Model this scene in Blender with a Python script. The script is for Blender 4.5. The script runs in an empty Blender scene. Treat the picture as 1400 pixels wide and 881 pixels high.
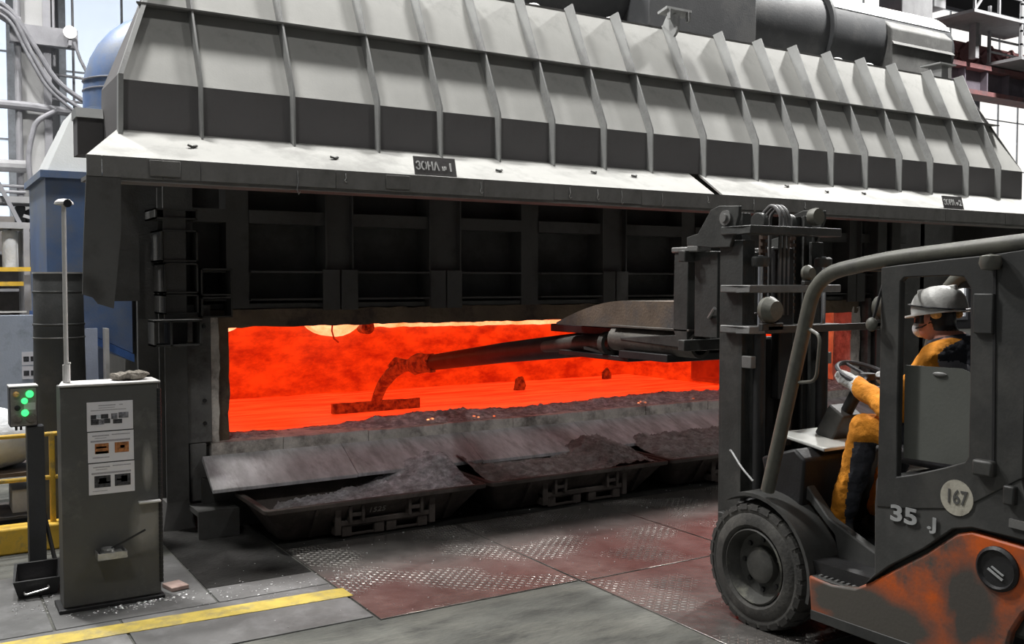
import bpy, bmesh, math, random
from mathutils import Vector, Matrix, noise
random.seed(7)
S = bpy.context.scene
COL = S.collection
R = math.radians

# ---------------------------------------------------------------- camera, light, exposure
cam_d = bpy.data.cameras.new('camera')
cam = bpy.data.objects.new('camera', cam_d); COL.objects.link(cam)
cam_d.sensor_width = 36.0
cam_d.lens = 36.0 * 1328 / 1400
cam.location = (0, 0, 1.9)
cam.rotation_euler = (R(90) - math.atan(55.5 / 1328), 0, -R(31.7))
cam_d.clip_end = 200
S.camera = cam

w = bpy.data.worlds.new('world'); S.world = w
w.use_nodes = True
w.node_tree.nodes['Background'].inputs[0].default_value = (.75, .85, 1, 1)
w.node_tree.nodes['Background'].inputs[1].default_value = .25
S.view_settings.view_transform = 'Standard'
S.view_settings.look = 'None'
S.view_settings.exposure = 0.0
S.view_settings.gamma = 1.0
S.view_settings.use_curve_mapping = False

# lamps under the roof, the far-bay and foreground ones added as fill: (x, y, z, watts)
LAMPS = [(13.2, 7.75, 10.2, 1500), (0.7, 7.7, 10.2, 560), (5.2, 7.85, 10.4, 500),
         (-1.5, 11.8, 11.5, 1300), (24.0, 12.0, 12.2, 1200), (-2.5, -0.2, 10.0, 215), (8.0, -1.2, 11.5, 215)]

# ---------------------------------------------------------------- helpers
def tag(o, label=None, cat=None, group=None, kind=None):
    if label: o['label'] = label
    if cat: o['category'] = cat
    if group: o['group'] = group
    if kind: o['kind'] = kind
    return o

def thing(name, label, cat, loc, group=None, kind=None, rz=0):
    o = bpy.data.objects.new(name, None); COL.objects.link(o)
    o.empty_display_size = .1
    o.location = loc; o.rotation_euler = (0, 0, rz)
    return tag(o, label, cat, group, kind)

def root_loc(p):
    v = Vector((0, 0, 0))
    while p is not None:
        v += Vector(p.location); p = p.parent
    return v

class MB:
    def __init__(self):
        self.v = []; self.f = []
    def add(self, vs, fs):
        n = len(self.v)
        self.v += [tuple(p) for p in vs]
        self.f += [tuple(i + n for i in q) for q in fs]
        return self
    def box(self, x0, x1, y0, y1, z0, z1):
        vs = [(x0,y0,z0),(x1,y0,z0),(x1,y1,z0),(x0,y1,z0),(x0,y0,z1),(x1,y0,z1),(x1,y1,z1),(x0,y1,z1)]
        return self.add(vs, [(0,3,2,1),(4,5,6,7),(0,1,5,4),(1,2,6,5),(2,3,7,6),(3,0,4,7)])
    def hexa(self, bot, top):
        return self.add(list(bot) + list(top), [(0,3,2,1),(4,5,6,7),(0,1,5,4),(1,2,6,5),(2,3,7,6),(3,0,4,7)])
    def obox(self, c, size, rot=(0,0,0)):
        m = Matrix.Rotation(rot[2],3,'Z') @ Matrix.Rotation(rot[1],3,'Y') @ Matrix.Rotation(rot[0],3,'X')
        c = Vector(c); a,b,d = [s/2 for s in size]
        vs = [c + m @ Vector(p) for p in ((-a,-b,-d),(a,-b,-d),(a,b,-d),(-a,b,-d),(-a,-b,d),(a,-b,d),(a,b,d),(-a,b,d))]
        return self.add(vs, [(0,3,2,1),(4,5,6,7),(0,1,5,4),(1,2,6,5),(2,3,7,6),(3,0,4,7)])
    def prism(self, poly, axis, a, b):
        def P(u, v, t):
            return {'x': (t,u,v), 'y': (u,t,v), 'z': (u,v,t)}[axis]
        n = len(poly)
        vs = [P(u,v,a) for u,v in poly] + [P(u,v,b) for u,v in poly]
        fs = [tuple(range(n-1,-1,-1)), tuple(range(n, 2*n))]
        fs += [(i, (i+1)%n, n+(i+1)%n, n+i) for i in range(n)]
        return self.add(vs, fs)
    def ring(self, outer, inner, axis, a, b):
        def P(u, v, t):
            return {'x': (t,u,v), 'y': (u,t,v), 'z': (u,v,t)}[axis]
        n = len(outer)
        vs = [P(u,v,a) for u,v in outer] + [P(u,v,a) for u,v in inner] + [P(u,v,b) for u,v in outer] + [P(u,v,b) for u,v in inner]
        fs = []
        for i in range(n):
            j = (i+1) % n
            fs += [(i,n+i,n+j,j), (2*n+i,2*n+j,3*n+j,3*n+i), (i,j,2*n+j,2*n+i), (n+i,3*n+i,3*n+j,n+j)]
        return self.add(vs, fs)
    def tube(self, pts, r, n=10, caps=True, sq=1.0):
        pts = [Vector(p) for p in pts]
        rs = r if isinstance(r, (list, tuple)) else [r]*len(pts)
        t0 = (pts[1]-pts[0]).normalized()
        u = t0.orthogonal().normalized()
        if abs(t0.z) < .95:
            u = t0.cross(Vector((0,0,1))).normalized()
        vs = []; m = len(pts)
        for k, p in enumerate(pts):
            if k == 0: t = t0
            elif k == m-1: t = (pts[k]-pts[k-1]).normalized()
            else: t = ((pts[k]-pts[k-1]).normalized() + (pts[k+1]-pts[k]).normalized()).normalized()
            u = (u - t*u.dot(t)).normalized(); w_ = t.cross(u)
            for i in range(n):
                a = 2*math.pi*(i+.5)/n
                vs.append(p + u*(rs[k]*math.cos(a)) + w_*(rs[k]*math.sin(a)*sq))
        fs = [(k*n+i, k*n+(i+1)%n, (k+1)*n+(i+1)%n, (k+1)*n+i) for k in range(m-1) for i in range(n)]
        if caps:
            fs += [tuple(range(n-1,-1,-1)), tuple(range((m-1)*n, m*n))]
        return self.add(vs, fs)
    def bar(self, p0, p1, wx, wz, up=(0,0,1)):
        p0 = Vector(p0); p1 = Vector(p1); t = (p1-p0).normalized(); up = Vector(up)
        s = t.cross(up).normalized(); q = s.cross(t)
        vs = [p + s*(a*wx/2) + q*(b*wz/2) for p in (p0, p1) for a, b in ((-1,-1),(1,-1),(1,1),(-1,1))]
        return self.add(vs, [(3,2,1,0),(4,5,6,7),(0,1,5,4),(1,2,6,5),(2,3,7,6),(3,0,4,7)])
    def lathe(self, prof, c, axis='z', n=24, closed=False, caps=True):
        c = Vector(c); vs = []
        for r, h in prof:
            for i in range(n):
                a = 2*math.pi*i/n; p, q = r*math.cos(a), r*math.sin(a)
                vs.append(c + Vector({'z': (p,q,h), 'x': (h,p,q), 'y': (q,h,p)}[axis]))
        m = len(prof)
        rng = range(m) if closed else range(m-1)
        fs = [(k*n+i, k*n+(i+1)%n, ((k+1)%m)*n+(i+1)%n, ((k+1)%m)*n+i) for k in rng for i in range(n)]
        if not closed and caps:
            if prof[0][0] > 1e-6: fs.append(tuple(range(n-1,-1,-1)))
            if prof[-1][0] > 1e-6: fs.append(tuple(range((m-1)*n, m*n)))
        return self.add(vs, fs)
    def ell(self, c, rad, nu=16, nv=10, rot=None):
        c = Vector(c); vs = []; m = rot or Matrix.Identity(3)
        for j in range(nv+1):
            th = math.pi*j/nv
            for i in range(nu):
                a = 2*math.pi*i/nu
                vs.append(c + m @ Vector((rad[0]*math.sin(th)*math.cos(a), rad[1]*math.sin(th)*math.sin(a), rad[2]*math.cos(th))))
        fs = [(j*nu+i, (j+1)*nu+i, (j+1)*nu+(i+1)%nu, j*nu+(i+1)%nu) for j in range(nv) for i in range(nu)]
        return self.add(vs, fs)
    def mesh(self, name, off=(0,0,0), smooth=True, ang=35):
        off = Vector(off)
        me = bpy.data.meshes.new(name)
        me.from_pydata([tuple(Vector(p)-off) for p in self.v], [], self.f)
        bm = bmesh.new(); bm.from_mesh(me)
        bmesh.ops.remove_doubles(bm, verts=bm.verts, dist=1e-5)
        bmesh.ops.recalc_face_normals(bm, faces=bm.faces)
        bm.to_mesh(me); bm.free()
        if smooth:
            for p in me.polygons: p.use_smooth = True
            me.set_sharp_from_angle(angle=R(ang))
        me.update()
        return me
    def build(self, name, mat, parent=None, bevel=0, smooth=True, origin=None, ang=35):
        rl = root_loc(parent)
        o0 = Vector(origin) if origin is not None else rl
        me = self.mesh(name, o0, smooth, ang)
        o = bpy.data.objects.new(name, me); COL.objects.link(o)
        for m in (mat if isinstance(mat, (list, tuple)) else [mat]):
            me.materials.append(m)
        if parent is not None: o.parent = parent
        o.location = o0 - rl
        if bevel:
            b = o.modifiers.new('bevel', 'BEVEL'); b.width = bevel; b.segments = 2; b.limit_method = 'ANGLE'; b.angle_limit = R(40)
        return o

def piece(name, me, parent, loc, rot=(0,0,0), scale=(1,1,1)):
    """shared-mesh piece; loc in world"""
    o = bpy.data.objects.new(name, me); COL.objects.link(o)
    if parent is not None: o.parent = parent
    o.location = Vector(loc) - root_loc(parent)
    o.rotation_euler = rot; o.scale = scale
    return o

def text_mesh(body, size, depth=.002, bold=0):
    c = bpy.data.curves.new('lettering', 'FONT'); c.body = body; c.size = size; c.extrude = depth; c.offset = bold
    c.align_x = 'CENTER'; c.align_y = 'CENTER'; c.resolution_u = 4
    o = bpy.data.objects.new('lettering', c); COL.objects.link(o)
    dg = bpy.context.evaluated_depsgraph_get()
    me = bpy.data.meshes.new_from_object(o.evaluated_get(dg))
    bpy.data.objects.remove(o); bpy.data.curves.remove(c)
    return me

def lettering(body, size, mat, parent, loc, rot, sx=1.0, name='lettering', bold=0):
    me = text_mesh(body, size, bold=bold); me.materials.clear(); me.materials.append(mat)
    return piece(name, me, parent, loc, rot, (sx, 1, 1))

# ---------------------------------------------------------------- materials
def mat(name, col, rough=.6, metal=0., var=.25, scale=5., bump=.1, bscale=60., dirt=None, damt=.5, dscale=2., emit=None, estr=0., spec=.5, stretch=None):
    m = bpy.data.materials.new(name); m.use_nodes = True
    nt = m.node_tree; N = nt.nodes; L = nt.links
    b = N['Principled BSDF']
    tc = N.new('ShaderNodeTexCoord'); mp = N.new('ShaderNodeMapping')
    if stretch: mp.inputs['Scale'].default_value = stretch
    L.new(tc.outputs['Object'], mp.inputs[0])
    n1 = N.new('ShaderNodeTexNoise'); n1.inputs['Scale'].default_value = scale; n1.inputs['Detail'].default_value = 6; n1.inputs['Roughness'].default_value = .65
    L.new(mp.outputs[0], n1.inputs['Vector'])
    cr = N.new('ShaderNodeValToRGB')
    lo = [max(0, c*(1-var)) for c in col]; hi = [min(1, c*(1+var)) for c in col]
    cr.color_ramp.elements[0].position = .3; cr.color_ramp.elements[0].color = (*lo, 1)
    cr.color_ramp.elements[1].position = .7; cr.color_ramp.elements[1].color = (*hi, 1)
    L.new(n1.outputs['Fac'], cr.inputs[0])
    out = cr.outputs[0]
    if dirt is not None:
        n2 = N.new('ShaderNodeTexNoise'); n2.inputs['Scale'].default_value = dscale; n2.inputs['Detail'].default_value = 8; n2.inputs['Roughness'].default_value = .7
        L.new(mp.outputs[0], n2.inputs['Vector'])
        r2 = N.new('ShaderNodeValToRGB'); r2.color_ramp.elements[0].position = .62-damt*.35; r2.color_ramp.elements[1].position = .72-damt*.2
        L.new(n2.outputs['Fac'], r2.inputs[0])
        mx = N.new('ShaderNodeMixRGB'); mx.inputs[2].default_value = (*dirt, 1)
        L.new(r2.outputs[0], mx.inputs[0]); L.new(out, mx.inputs[1]); out = mx.outputs[0]
    L.new(out, b.inputs['Base Color'])
    b.inputs['Roughness'].default_value = rough; b.inputs['Metallic'].default_value = metal
    b.inputs['Specular IOR Level'].default_value = spec
    if bump:
        n3 = N.new('ShaderNodeTexNoise'); n3.inputs['Scale'].default_value = bscale; n3.inputs['Detail'].default_value = 4
        L.new(mp.outputs[0], n3.inputs['Vector'])
        bp = N.new('ShaderNodeBump'); bp.inputs['Strength'].default_value = bump; bp.inputs['Distance'].default_value = .02
        L.new(n3.outputs['Fac'], bp.inputs['Height']); L.new(bp.outputs[0], b.inputs['Normal'])
    if emit:
        b.inputs['Emission Color'].default_value = (*emit, 1); b.inputs['Emission Strength'].default_value = estr
    return m

def glow(name, lo, hi, s=1., scale=3., stretch=(1,1,1), rough=.7, mid=None, pos=(.35,.65)):
    """incandescent surface: the emission colour itself varies with the crust"""
    m = bpy.data.materials.new(name); m.use_nodes = True
    nt = m.node_tree; N = nt.nodes; L = nt.links; b = N['Principled BSDF']
    tc = N.new('ShaderNodeTexCoord'); mp = N.new('ShaderNodeMapping'); mp.inputs['Scale'].default_value = stretch
    L.new(tc.outputs['Object'], mp.inputs[0])
    n1 = N.new('ShaderNodeTexNoise'); n1.inputs['Scale'].default_value = scale; n1.inputs['Detail'].default_value = 9; n1.inputs['Roughness'].default_value = .7
    L.new(mp.outputs[0], n1.inputs['Vector'])
    cr = N.new('ShaderNodeValToRGB')
    cr.color_ramp.elements[0].position = pos[0]; cr.color_ramp.elements[0].color = (*lo, 1)
    cr.color_ramp.elements[1].position = pos[1]; cr.color_ramp.elements[1].color = (*hi, 1)
    L.new(n1.outputs['Fac'], cr.inputs[0])
    b.inputs['Base Color'].default_value = (.12, .05, .03, 1); b.inputs['Roughness'].default_value = rough
    L.new(cr.outputs[0], b.inputs['Emission Color']); b.inputs['Emission Strength'].default_value = s
    return m

M = {}
M['hood'] = mat('hood paint', (.44,.44,.42), .75, var=.10, scale=1.5, bump=.05, dirt=(.30,.30,.285), damt=.35, dscale=1.2)
M['hood_band'] = mat('hood band paint', (.125,.12,.122), .8, var=.1, scale=2., bump=.05, dirt=(.105,.10,.10), damt=.4)
M['hood_dark'] = mat('hood sooty steel', (.19,.187,.18), .8, var=.2, scale=3, bump=.08, dirt=(.13,.128,.12), damt=.4)
M['rib'] = mat('rib paint', (.30,.305,.30), .7, var=.12, scale=3, bump=.05, dirt=(.2,.2,.2), damt=.3)
M['soot'] = mat('sooty furnace steel', (.065,.065,.062), .75, var=.3, scale=3, bump=.12, dirt=(.045,.043,.04), damt=.5)
M['beam'] = mat('sooty stiffener steel', (.095,.095,.092), .7, var=.25, scale=4, bump=.1, dirt=(.06,.058,.055), damt=.5)
M['jamb'] = mat('jamb cast steel', (.17,.17,.165), .65, .3, var=.25, scale=4, bump=.15, dirt=(.08,.075,.07), damt=.5, dscale=3)
M['refr'] = mat('fired refractory', (.66,.62,.57), .9, var=.25, scale=7, bump=.5, bscale=25, dirt=(.25,.22,.2), damt=.42, dscale=4)
M['refr_brown'] = mat('scorched refractory', (.20,.15,.10), .9, var=.4, scale=6, bump=.5, bscale=22, dirt=(.08,.06,.05), damt=.55, dscale=3)
M['apron'] = mat('apron plate', (.62,.61,.62), .65, .1, var=.3, scale=3, bump=.2, bscale=18, dirt=(.36,.345,.35), damt=.4, dscale=2.2, stretch=(2.2,.7,.7))
M['dross'] = mat('dross', (.52,.50,.52), .8, .15, var=.6, scale=14, bump=.8, bscale=45, dirt=(.26,.23,.23), damt=.5, dscale=5)
M['dross_brown'] = mat('fine brown dross', (.27,.235,.225), .85, .1, var=.5, scale=12, bump=.6, bscale=50, dirt=(.40,.38,.38), damt=.35, dscale=6)
M['crust'] = mat('sill crust', (.52,.50,.50), .9, .0, var=.6, scale=20, bump=.9, bscale=50, dirt=(.25,.22,.22), damt=.5, dscale=9)
M['pan'] = mat('rusty cast pan', (.075,.062,.055), .75, .3, var=.35, scale=5, bump=.25, bscale=30, dirt=(.12,.10,.09), damt=.35, dscale=3)
M['chalk'] = mat('chalk', (.32,.30,.27), .9, bump=0)
M['wall_hot'] = glow('glowing refractory', (.50,.009,.001), (1.12,.042,.003), .9, 3.0, (1,1,1.8), pos=(.36,.62))
M['bath'] = glow('molten bath', (.80,.020,.003), (1.6,.085,.016), 1.0, 1.6, (.6,4.5,1), rough=.3, pos=(.38,.66))
M['hot'] = glow('white-hot port', (1.6,.40,.12), (2.2,.85,.40), 1.0, 3)
M['recess'] = glow('dull red recess', (.16,.004,.001), (.38,.012,.002), 1.0, 3)
M['ember'] = glow('ember', (1.4,.15,.03), (2.6,.9,.35), 1.0, 20)
M['hot_jamb'] = glow('red-hot jamb brick', (.22,.03,.014), (.48,.09,.035), 1.0, 5)
M['rake_hot'] = glow('red rake steel', (.035,.002,.001), (.55,.03,.004), 1.0, 13, pos=(.42,.78))
M['boom'] = mat('boom steel', (.055,.045,.047), .5, .5, var=.3, scale=6, bump=.15)
M['rust'] = mat('rust-brown shield', (.13,.095,.07), .8, .1, var=.3, scale=5, bump=.2, dirt=(.075,.075,.08), damt=.5)
M['sleeve'] = mat('sleeve steel', (.12,.112,.10), .55, .4, var=.3, scale=5, bump=.15, dirt=(.05,.045,.04), damt=.4)
M['tread'] = mat('tread plate steel', (.20,.19,.18), .24, .55, var=.4, scale=5, bump=.10, bscale=24, dirt=(.25,.235,.22), damt=.4, dscale=1.6)
M['lozenge'] = mat('worn tread bars', (.24,.23,.215), .34, .5, var=.3, scale=9, bump=.1)
M['concrete'] = mat('dusty concrete', (.085,.087,.078), .85, var=.5, scale=3.5, bump=.7, bscale=26, dirt=(.14,.14,.122), damt=.45, dscale=1.6, stretch=(.7,1.6,1))
M['slab'] = mat('smooth floor plate', (.12,.12,.118), .6, .1, var=.2, scale=3, bump=.12, bscale=25, dirt=(.19,.19,.19), damt=.35, dscale=2.5)
M['soil_shade'] = mat('dusty floor with hood shade', (.024,.0235,.022), .85, var=.4, scale=5, bump=.4, bscale=40, dirt=(.045,.043,.042), damt=.35, spec=.2)  # dusty floor darkened further, the hood's shadow put into its colour
M['yellow'] = mat('yellow paint', (.50,.38,.075), .6, var=.2, scale=12, bump=.1, dirt=(.30,.25,.11), damt=.4, dscale=7)
M['yellow_rail'] = mat('yellow rail paint', (.72,.45,.05), .5, var=.15, scale=9, bump=.05, dirt=(.40,.28,.08), damt=.3, dscale=9)
M['bits'] = mat('aluminium splashes', (.62,.62,.62), .35, .7, var=.3, bump=.3)
M['cab'] = mat('cabinet grey enamel', (.095,.095,.091), .55, .1, var=.12, scale=4, bump=.05, dirt=(.15,.147,.14), damt=.2, dscale=2.6)
M['lid'] = mat('pale paint and lit lid', (.62,.61,.60), .6, var=.12, scale=8)
M['paper'] = mat('paper', (.80,.79,.82), .9, var=.05, bump=0)
M['ink'] = mat('grey print', (.42,.41,.44), .9, var=.2, scale=90, bump=0)
M['ph_dark'] = mat('dark print', (.05,.05,.055), .8, var=.9, scale=60, bump=0)
M['ph_grey'] = mat('mid print', (.2,.2,.22), .8, var=.9, scale=60, bump=0)
M['ph_light'] = mat('pale print', (.5,.53,.58), .8, var=.4, scale=60, bump=0)
M['ph_orange'] = mat('orange print', (.42,.17,.06), .8, var=.7, scale=45, bump=0)
M['ph_gold'] = mat('golden print', (.65,.42,.15), .8, var=.5, scale=45, bump=0)
M['zinc'] = mat('bare light metal', (.55,.55,.54), .35, .8, var=.2, scale=20, bump=.2)
M['black'] = mat('black metal', (.022,.022,.023), .5, .2, var=.2, scale=8)
M['post'] = mat('grey post paint', (.05,.052,.055), .55, .1, var=.15, scale=6)
M['panelgrey'] = mat('button panel', (.30,.285,.26), .5, .3, var=.3, scale=18, bump=.1)
M['cloth'] = mat('dirty cloth', (.22,.20,.17), .95, var=.35, scale=20, bump=.6, bscale=80)
M['green'] = mat('green lamp', (.02,.5,.12), .3, bump=0, emit=(.06,1,.22), estr=1.6)
M['cyl'] = mat('grey cylinder paint', (.065,.068,.068), .6, .1, var=.15, scale=3, dirt=(.10,.10,.10), damt=.25)
M['blue'] = mat('blue duct paint', (.10,.165,.32), .5, var=.15, scale=2, bump=.05, dirt=(.17,.195,.24), damt=.5, dscale=1.2)
M['duct_white'] = mat('pale dusty duct top', (.46,.475,.475), .8, var=.08, scale=2)
M['bluelight'] = mat('pale blue paint', (.42,.47,.60), .6, var=.1)
M['board'] = mat('pale grey-blue board', (.45,.50,.58), .7, var=.08, scale=3, bump=.1, dirt=(.34,.38,.44), damt=.3, dscale=6)
M['bag'] = mat('white bag fabric', (.75,.77,.79), .9, var=.1, bump=.5, bscale=25)
M['pipe_dark'] = mat('dark flue pipe', (.045,.047,.05), .6, .1, var=.2, scale=2, dirt=(.07,.07,.07), damt=.3)
M['pipe_box'] = mat('flue box dusty grey', (.10,.10,.097), .75, .1, var=.2, scale=2.5, dirt=(.15,.15,.145), damt=.4)
M['dust_lit_top'] = mat('settled dust and lit top', (.62,.63,.62), .95, var=.1)
M['girder'] = mat('red-brown girder', (.30,.14,.14), .7, var=.2, scale=3, dirt=(.2,.14,.15), damt=.4)
M['girder_web'] = mat('girder web', (.17,.15,.18), .7, var=.2, scale=3)
M['walk'] = mat('walkway grey paint', (.34,.34,.35), .7, var=.15, scale=4)
M['colm'] = mat('concrete column', (.42,.42,.42), .9, var=.08, scale=2, bump=.1)
M['steelgrey'] = mat('structural steel', (.30,.30,.32), .6, .2, var=.15, scale=3)
M['cable'] = mat('grey cable', (.24,.24,.26), .6, bump=0)
M['wall'] = mat('hall wall', (.16,.165,.175), .9, var=.1, scale=.6, bump=.05)
M['ceil'] = mat('hall ceiling', (.10,.10,.105), .9, bump=0)
M['mullion'] = mat('window bars', (.50,.53,.58), .7, bump=0)
M['pane'] = mat('daylit glazing', (.6,.66,.72), .3, bump=0, emit=(.78,.88,1.0), estr=.88)
M['pane_warm'] = mat('bright glazing', (.7,.7,.7), .3, bump=0, emit=(1,.98,.93), estr=1.1)
M['signbg'] = mat('sign dark grey', (.10,.095,.095), .7, var=.1)
M['signtx'] = mat('sign white paint', (.72,.72,.71), .7, bump=0, var=.1)
M['lampwhite'] = mat('lamp lens', (.9,.9,.9), .3, bump=0, emit=(1,.98,.95), estr=6)
M['fk_dark'] = mat('forklift dark grey', (.036,.037,.036), .5, .05, var=.2, scale=4, bump=.05, dirt=(.062,.062,.058), damt=.4, dscale=2.5)
M['fk_grey'] = mat('forklift dusty grey', (.05,.051,.049), .6, .05, var=.15, scale=3, bump=.05, dirt=(.07,.07,.067), damt=.4, dscale=3)
M['fk_panel'] = mat('forklift side sheet', (.095,.1,.09), .6, var=.1, scale=3, bump=.04)
M['fk_orange'] = mat('forklift orange', (.62,.11,.012), .5, var=.15, scale=3, bump=.06, dirt=(.085,.078,.068), damt=.55, dscale=1.7)
M['fk_guard'] = mat('guard tube khaki grey', (.12,.12,.10), .5, .05, var=.2, scale=6, bump=.05, dirt=(.075,.075,.068), damt=.35, dscale=4)
M['rubber'] = mat('tyre rubber', (.045,.044,.041), .8, var=.25, scale=10, bump=.2, dirt=(.095,.092,.084), damt=.4, dscale=4)
M['rim'] = mat('dirty wheel rim', (.07,.07,.065), .6, .3, var=.3, scale=8, dirt=(.2,.2,.165), damt=.3, dscale=5)
M['mast'] = mat('mast steel', (.05,.052,.05), .5, .2, var=.3, scale=5, bump=.1, dirt=(.085,.085,.08), damt=.3, dscale=3)
M['mast_lit'] = mat('lit mast steel', (.20,.20,.195), .45, .3, var=.25, scale=6, bump=.1)  # paler copy of the mast steel, lit tone put into the colour
M['chrome'] = mat('piston rod chrome', (.75,.75,.77), .15, 1.0, bump=0, var=.05)
M['chain'] = mat('oily chain', (.16,.12,.10), .5, .7, var=.4, scale=30)
M['hose'] = mat('hose rubber', (.12,.12,.12), .5, bump=0)
M['seat'] = mat('seat vinyl', (.045,.045,.05), .6, var=.2)
M['disc'] = mat('number disc', (.45,.43,.36), .6, var=.1, dirt=(.30,.28,.23), damt=.3, dscale=8)
M['discink'] = mat('number ink', (.09,.09,.085), .8, bump=0)
M['decal'] = mat('decal silver', (.36,.37,.37), .5, bump=0)
M['dash'] = mat('dash top', (.55,.56,.53), .5, var=.1)
M['orange_cloth'] = mat('orange workwear', (.72,.27,.02), .9, var=.2, scale=12, bump=.5, bscale=30)
M['navy_cloth'] = mat('dark workwear', (.045,.048,.06), .9, var=.2, bump=.3, bscale=40)
M['reflect'] = mat('reflective tape', (.34,.34,.37), .6, bump=0)
M['skin'] = mat('skin', (.50,.23,.17), .6, var=.1, bump=0)
M['glove'] = mat('white glove', (.60,.61,.60), .9, var=.1, bump=.4, bscale=60)
M['helmet'] = mat('white hard hat', (.52,.52,.50), .45, var=.08, dirt=(.38,.38,.36), damt=.3, dscale=12)
M['mask'] = mat('dust mask', (.60,.60,.62), .9, bump=.2)
M['goggle'] = mat('dark goggles', (.02,.02,.022), .25, bump=0)
M['boot'] = mat('boot leather', (.05,.05,.05), .6)
M['plate_pink'] = mat('fired pink tile', (.45,.33,.29), .85, var=.15, dirt=(.3,.2,.17), damt=.3, dscale=9)
M['wood'] = mat('pale timber', (.45,.36,.25), .8)

def add_dust(m, c, rad, col, amt=.8):
    """a dust smear with a shape of its own, fixed to the surface"""
    nt = m.node_tree; N = nt.nodes; L = nt.links; b = N['Principled BSDF']
    src = b.inputs['Base Color'].links[0].from_socket
    tc = N.new('ShaderNodeTexCoord'); mp = N.new('ShaderNodeMapping'); mp.vector_type = 'TEXTURE'
    mp.inputs['Location'].default_value = c; mp.inputs['Scale'].default_value = rad
    L.new(tc.outputs['Object'], mp.inputs[0])
    ns = N.new('ShaderNodeTexNoise'); ns.inputs['Scale'].default_value = 1.6; ns.inputs['Detail'].default_value = 6
    L.new(mp.outputs[0], ns.inputs['Vector'])
    g = N.new('ShaderNodeTexGradient'); g.gradient_type = 'SPHERICAL'; L.new(mp.outputs[0], g.inputs[0])
    mu = N.new('ShaderNodeMath'); mu.operation = 'MULTIPLY'; L.new(g.outputs['Fac'], mu.inputs[0]); L.new(ns.outputs['Fac'], mu.inputs[1])
    m2 = N.new('ShaderNodeMath'); m2.operation = 'MULTIPLY'; m2.inputs[1].default_value = 2.2*amt; m2.use_clamp = True; L.new(mu.outputs[0], m2.inputs[0])
    mx = N.new('ShaderNodeMixRGB'); mx.inputs[2].default_value = (*col, 1)
    L.new(m2.outputs[0], mx.inputs[0]); L.new(src, mx.inputs[1]); L.new(mx.outputs[0], b.inputs['Base Color'])
add_dust(M['cab'], (.19, 0, .45), (.11, .3, .20), (.26,.255,.24), 1.7)
add_dust(M['cab'], (.20, 0, .80), (.035, .3, .17), (.30,.295,.28), 1.7)
add_dust(M['fk_orange'], (-.57, .10, .30), (.3, .50, .20), (.085,.078,.068), 2.2)
add_dust(M['fk_orange'], (-.57, -.42, .50), (.3, .16, .26), (.075,.068,.06), 2.0)
# ================================================================ the hall
def struct(name, mb, m, **k):
    return tag(mb.build(name, m, **k), kind='structure')

floor = struct('floor', MB().box(-8, 46, -8, 24.4, -.3, 0), M['concrete'])
# floor pieces laid on the base: smooth slabs on the left, tread plates before the furnace
def slab(name, x0, x1, y0, y1, m, h=.008):
    return MB().box(x0+.007, x1-.007, y0+.007, y1-.007, -.05, h).build(name, m, floor, bevel=.003, origin=((x0+x1)/2, (y0+y1)/2, 0))
for r in ((-.35,.95,5.02,5.72), (.95,2.19,5.02,5.72), (-.35,.62,5.72,6.9), (.62,1.5,5.72,6.9), (1.5,2.19,5.72,6.02)):
    slab('floor_slab', *r, M['slab'])
slab('floor_slab', 1.5, 2.19, 6.02, 7.6, M['soil_shade'], .006)
slab('floor_slab', 2.19, 4.9, 6.62, 7.9, M['soil_shade'], .006)
slab('floor_slab', 4.9, 7.9, 6.62, 7.9, M['soil_shade'], .006)
PL = [(2.19,3.56,4.95,6.62), (3.56,4.93,4.92,6.62), (4.93,6.3,4.92,6.62), (6.3,7.67,4.92,6.62), (3.57,4.94,3.4,4.92), (4.94,6.31,3.4,4.92), (6.31,7.68,3.4,4.92)]
lz = MB()
for (x0,x1,y0,y1) in PL:
    slab('tread_plate', x0, x1, y0, y1, M['tread'])
    i = 0; yy = y0 + .04
    while yy < y1 - .03:
        j = 0; xx = x0 + .04
        while xx < x1 - .03:
            a = R(52) if (i+j) % 2 else R(-38)
            worn = noise.noise(Vector((xx*1.9, yy*2.4, 3.0)))
            if worn > -.02:
                h = .0082 + .003*min(1, (worn+.02)*3)
                ca, sa = math.cos(a), math.sin(a)
                l, b = .021, .0046
                P = [(xx+ca*l, yy+sa*l, .0075), (xx-sa*b, yy+ca*b, .0075), (xx-ca*l, yy-sa*l, .0075), (xx+sa*b, yy-ca*b, .0075),
                     (xx+ca*l*.55, yy+sa*l*.55, h), (xx-ca*l*.55, yy-sa*l*.55, h)]
                lz.add(P, [(0,1,4),(1,2,5,4),(2,3,5),(3,0,4,5)])
            xx += .034; j += 1
        yy += .034; i += 1
tag(lz.build('tread_bars', M['lozenge'], floor, smooth=False), 'small raised diamond bars worn bright on the steel plates', kind='stuff')

# painted yellow line
yl = MB(); pts = []
for k in range(25):
    t = k/24; x = -.3 + t*2.52; y = 5.60 - .10*t
    e = .006*noise.noise(Vector((x*9, 0, 0)))
    pts.append((x, y-.085+e, y+.085+.006*noise.noise(Vector((x*8, 5, 0)))))
vs = []
for x, a, b in pts: vs += [(x,a,.0085),(x,b,.0085),(x,b,.0115),(x,a,.0115)]
fs = []
for k in range(24):
    o = k*4
    for i in range(4): fs.append((o+i, o+(i+1)%4, o+4+(i+1)%4, o+4+i))
fs += [(0,1,2,3), (99,98,97,96)]
yl.add(vs, fs).build('yellow_line', M['yellow'], floor, smooth=False)

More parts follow.
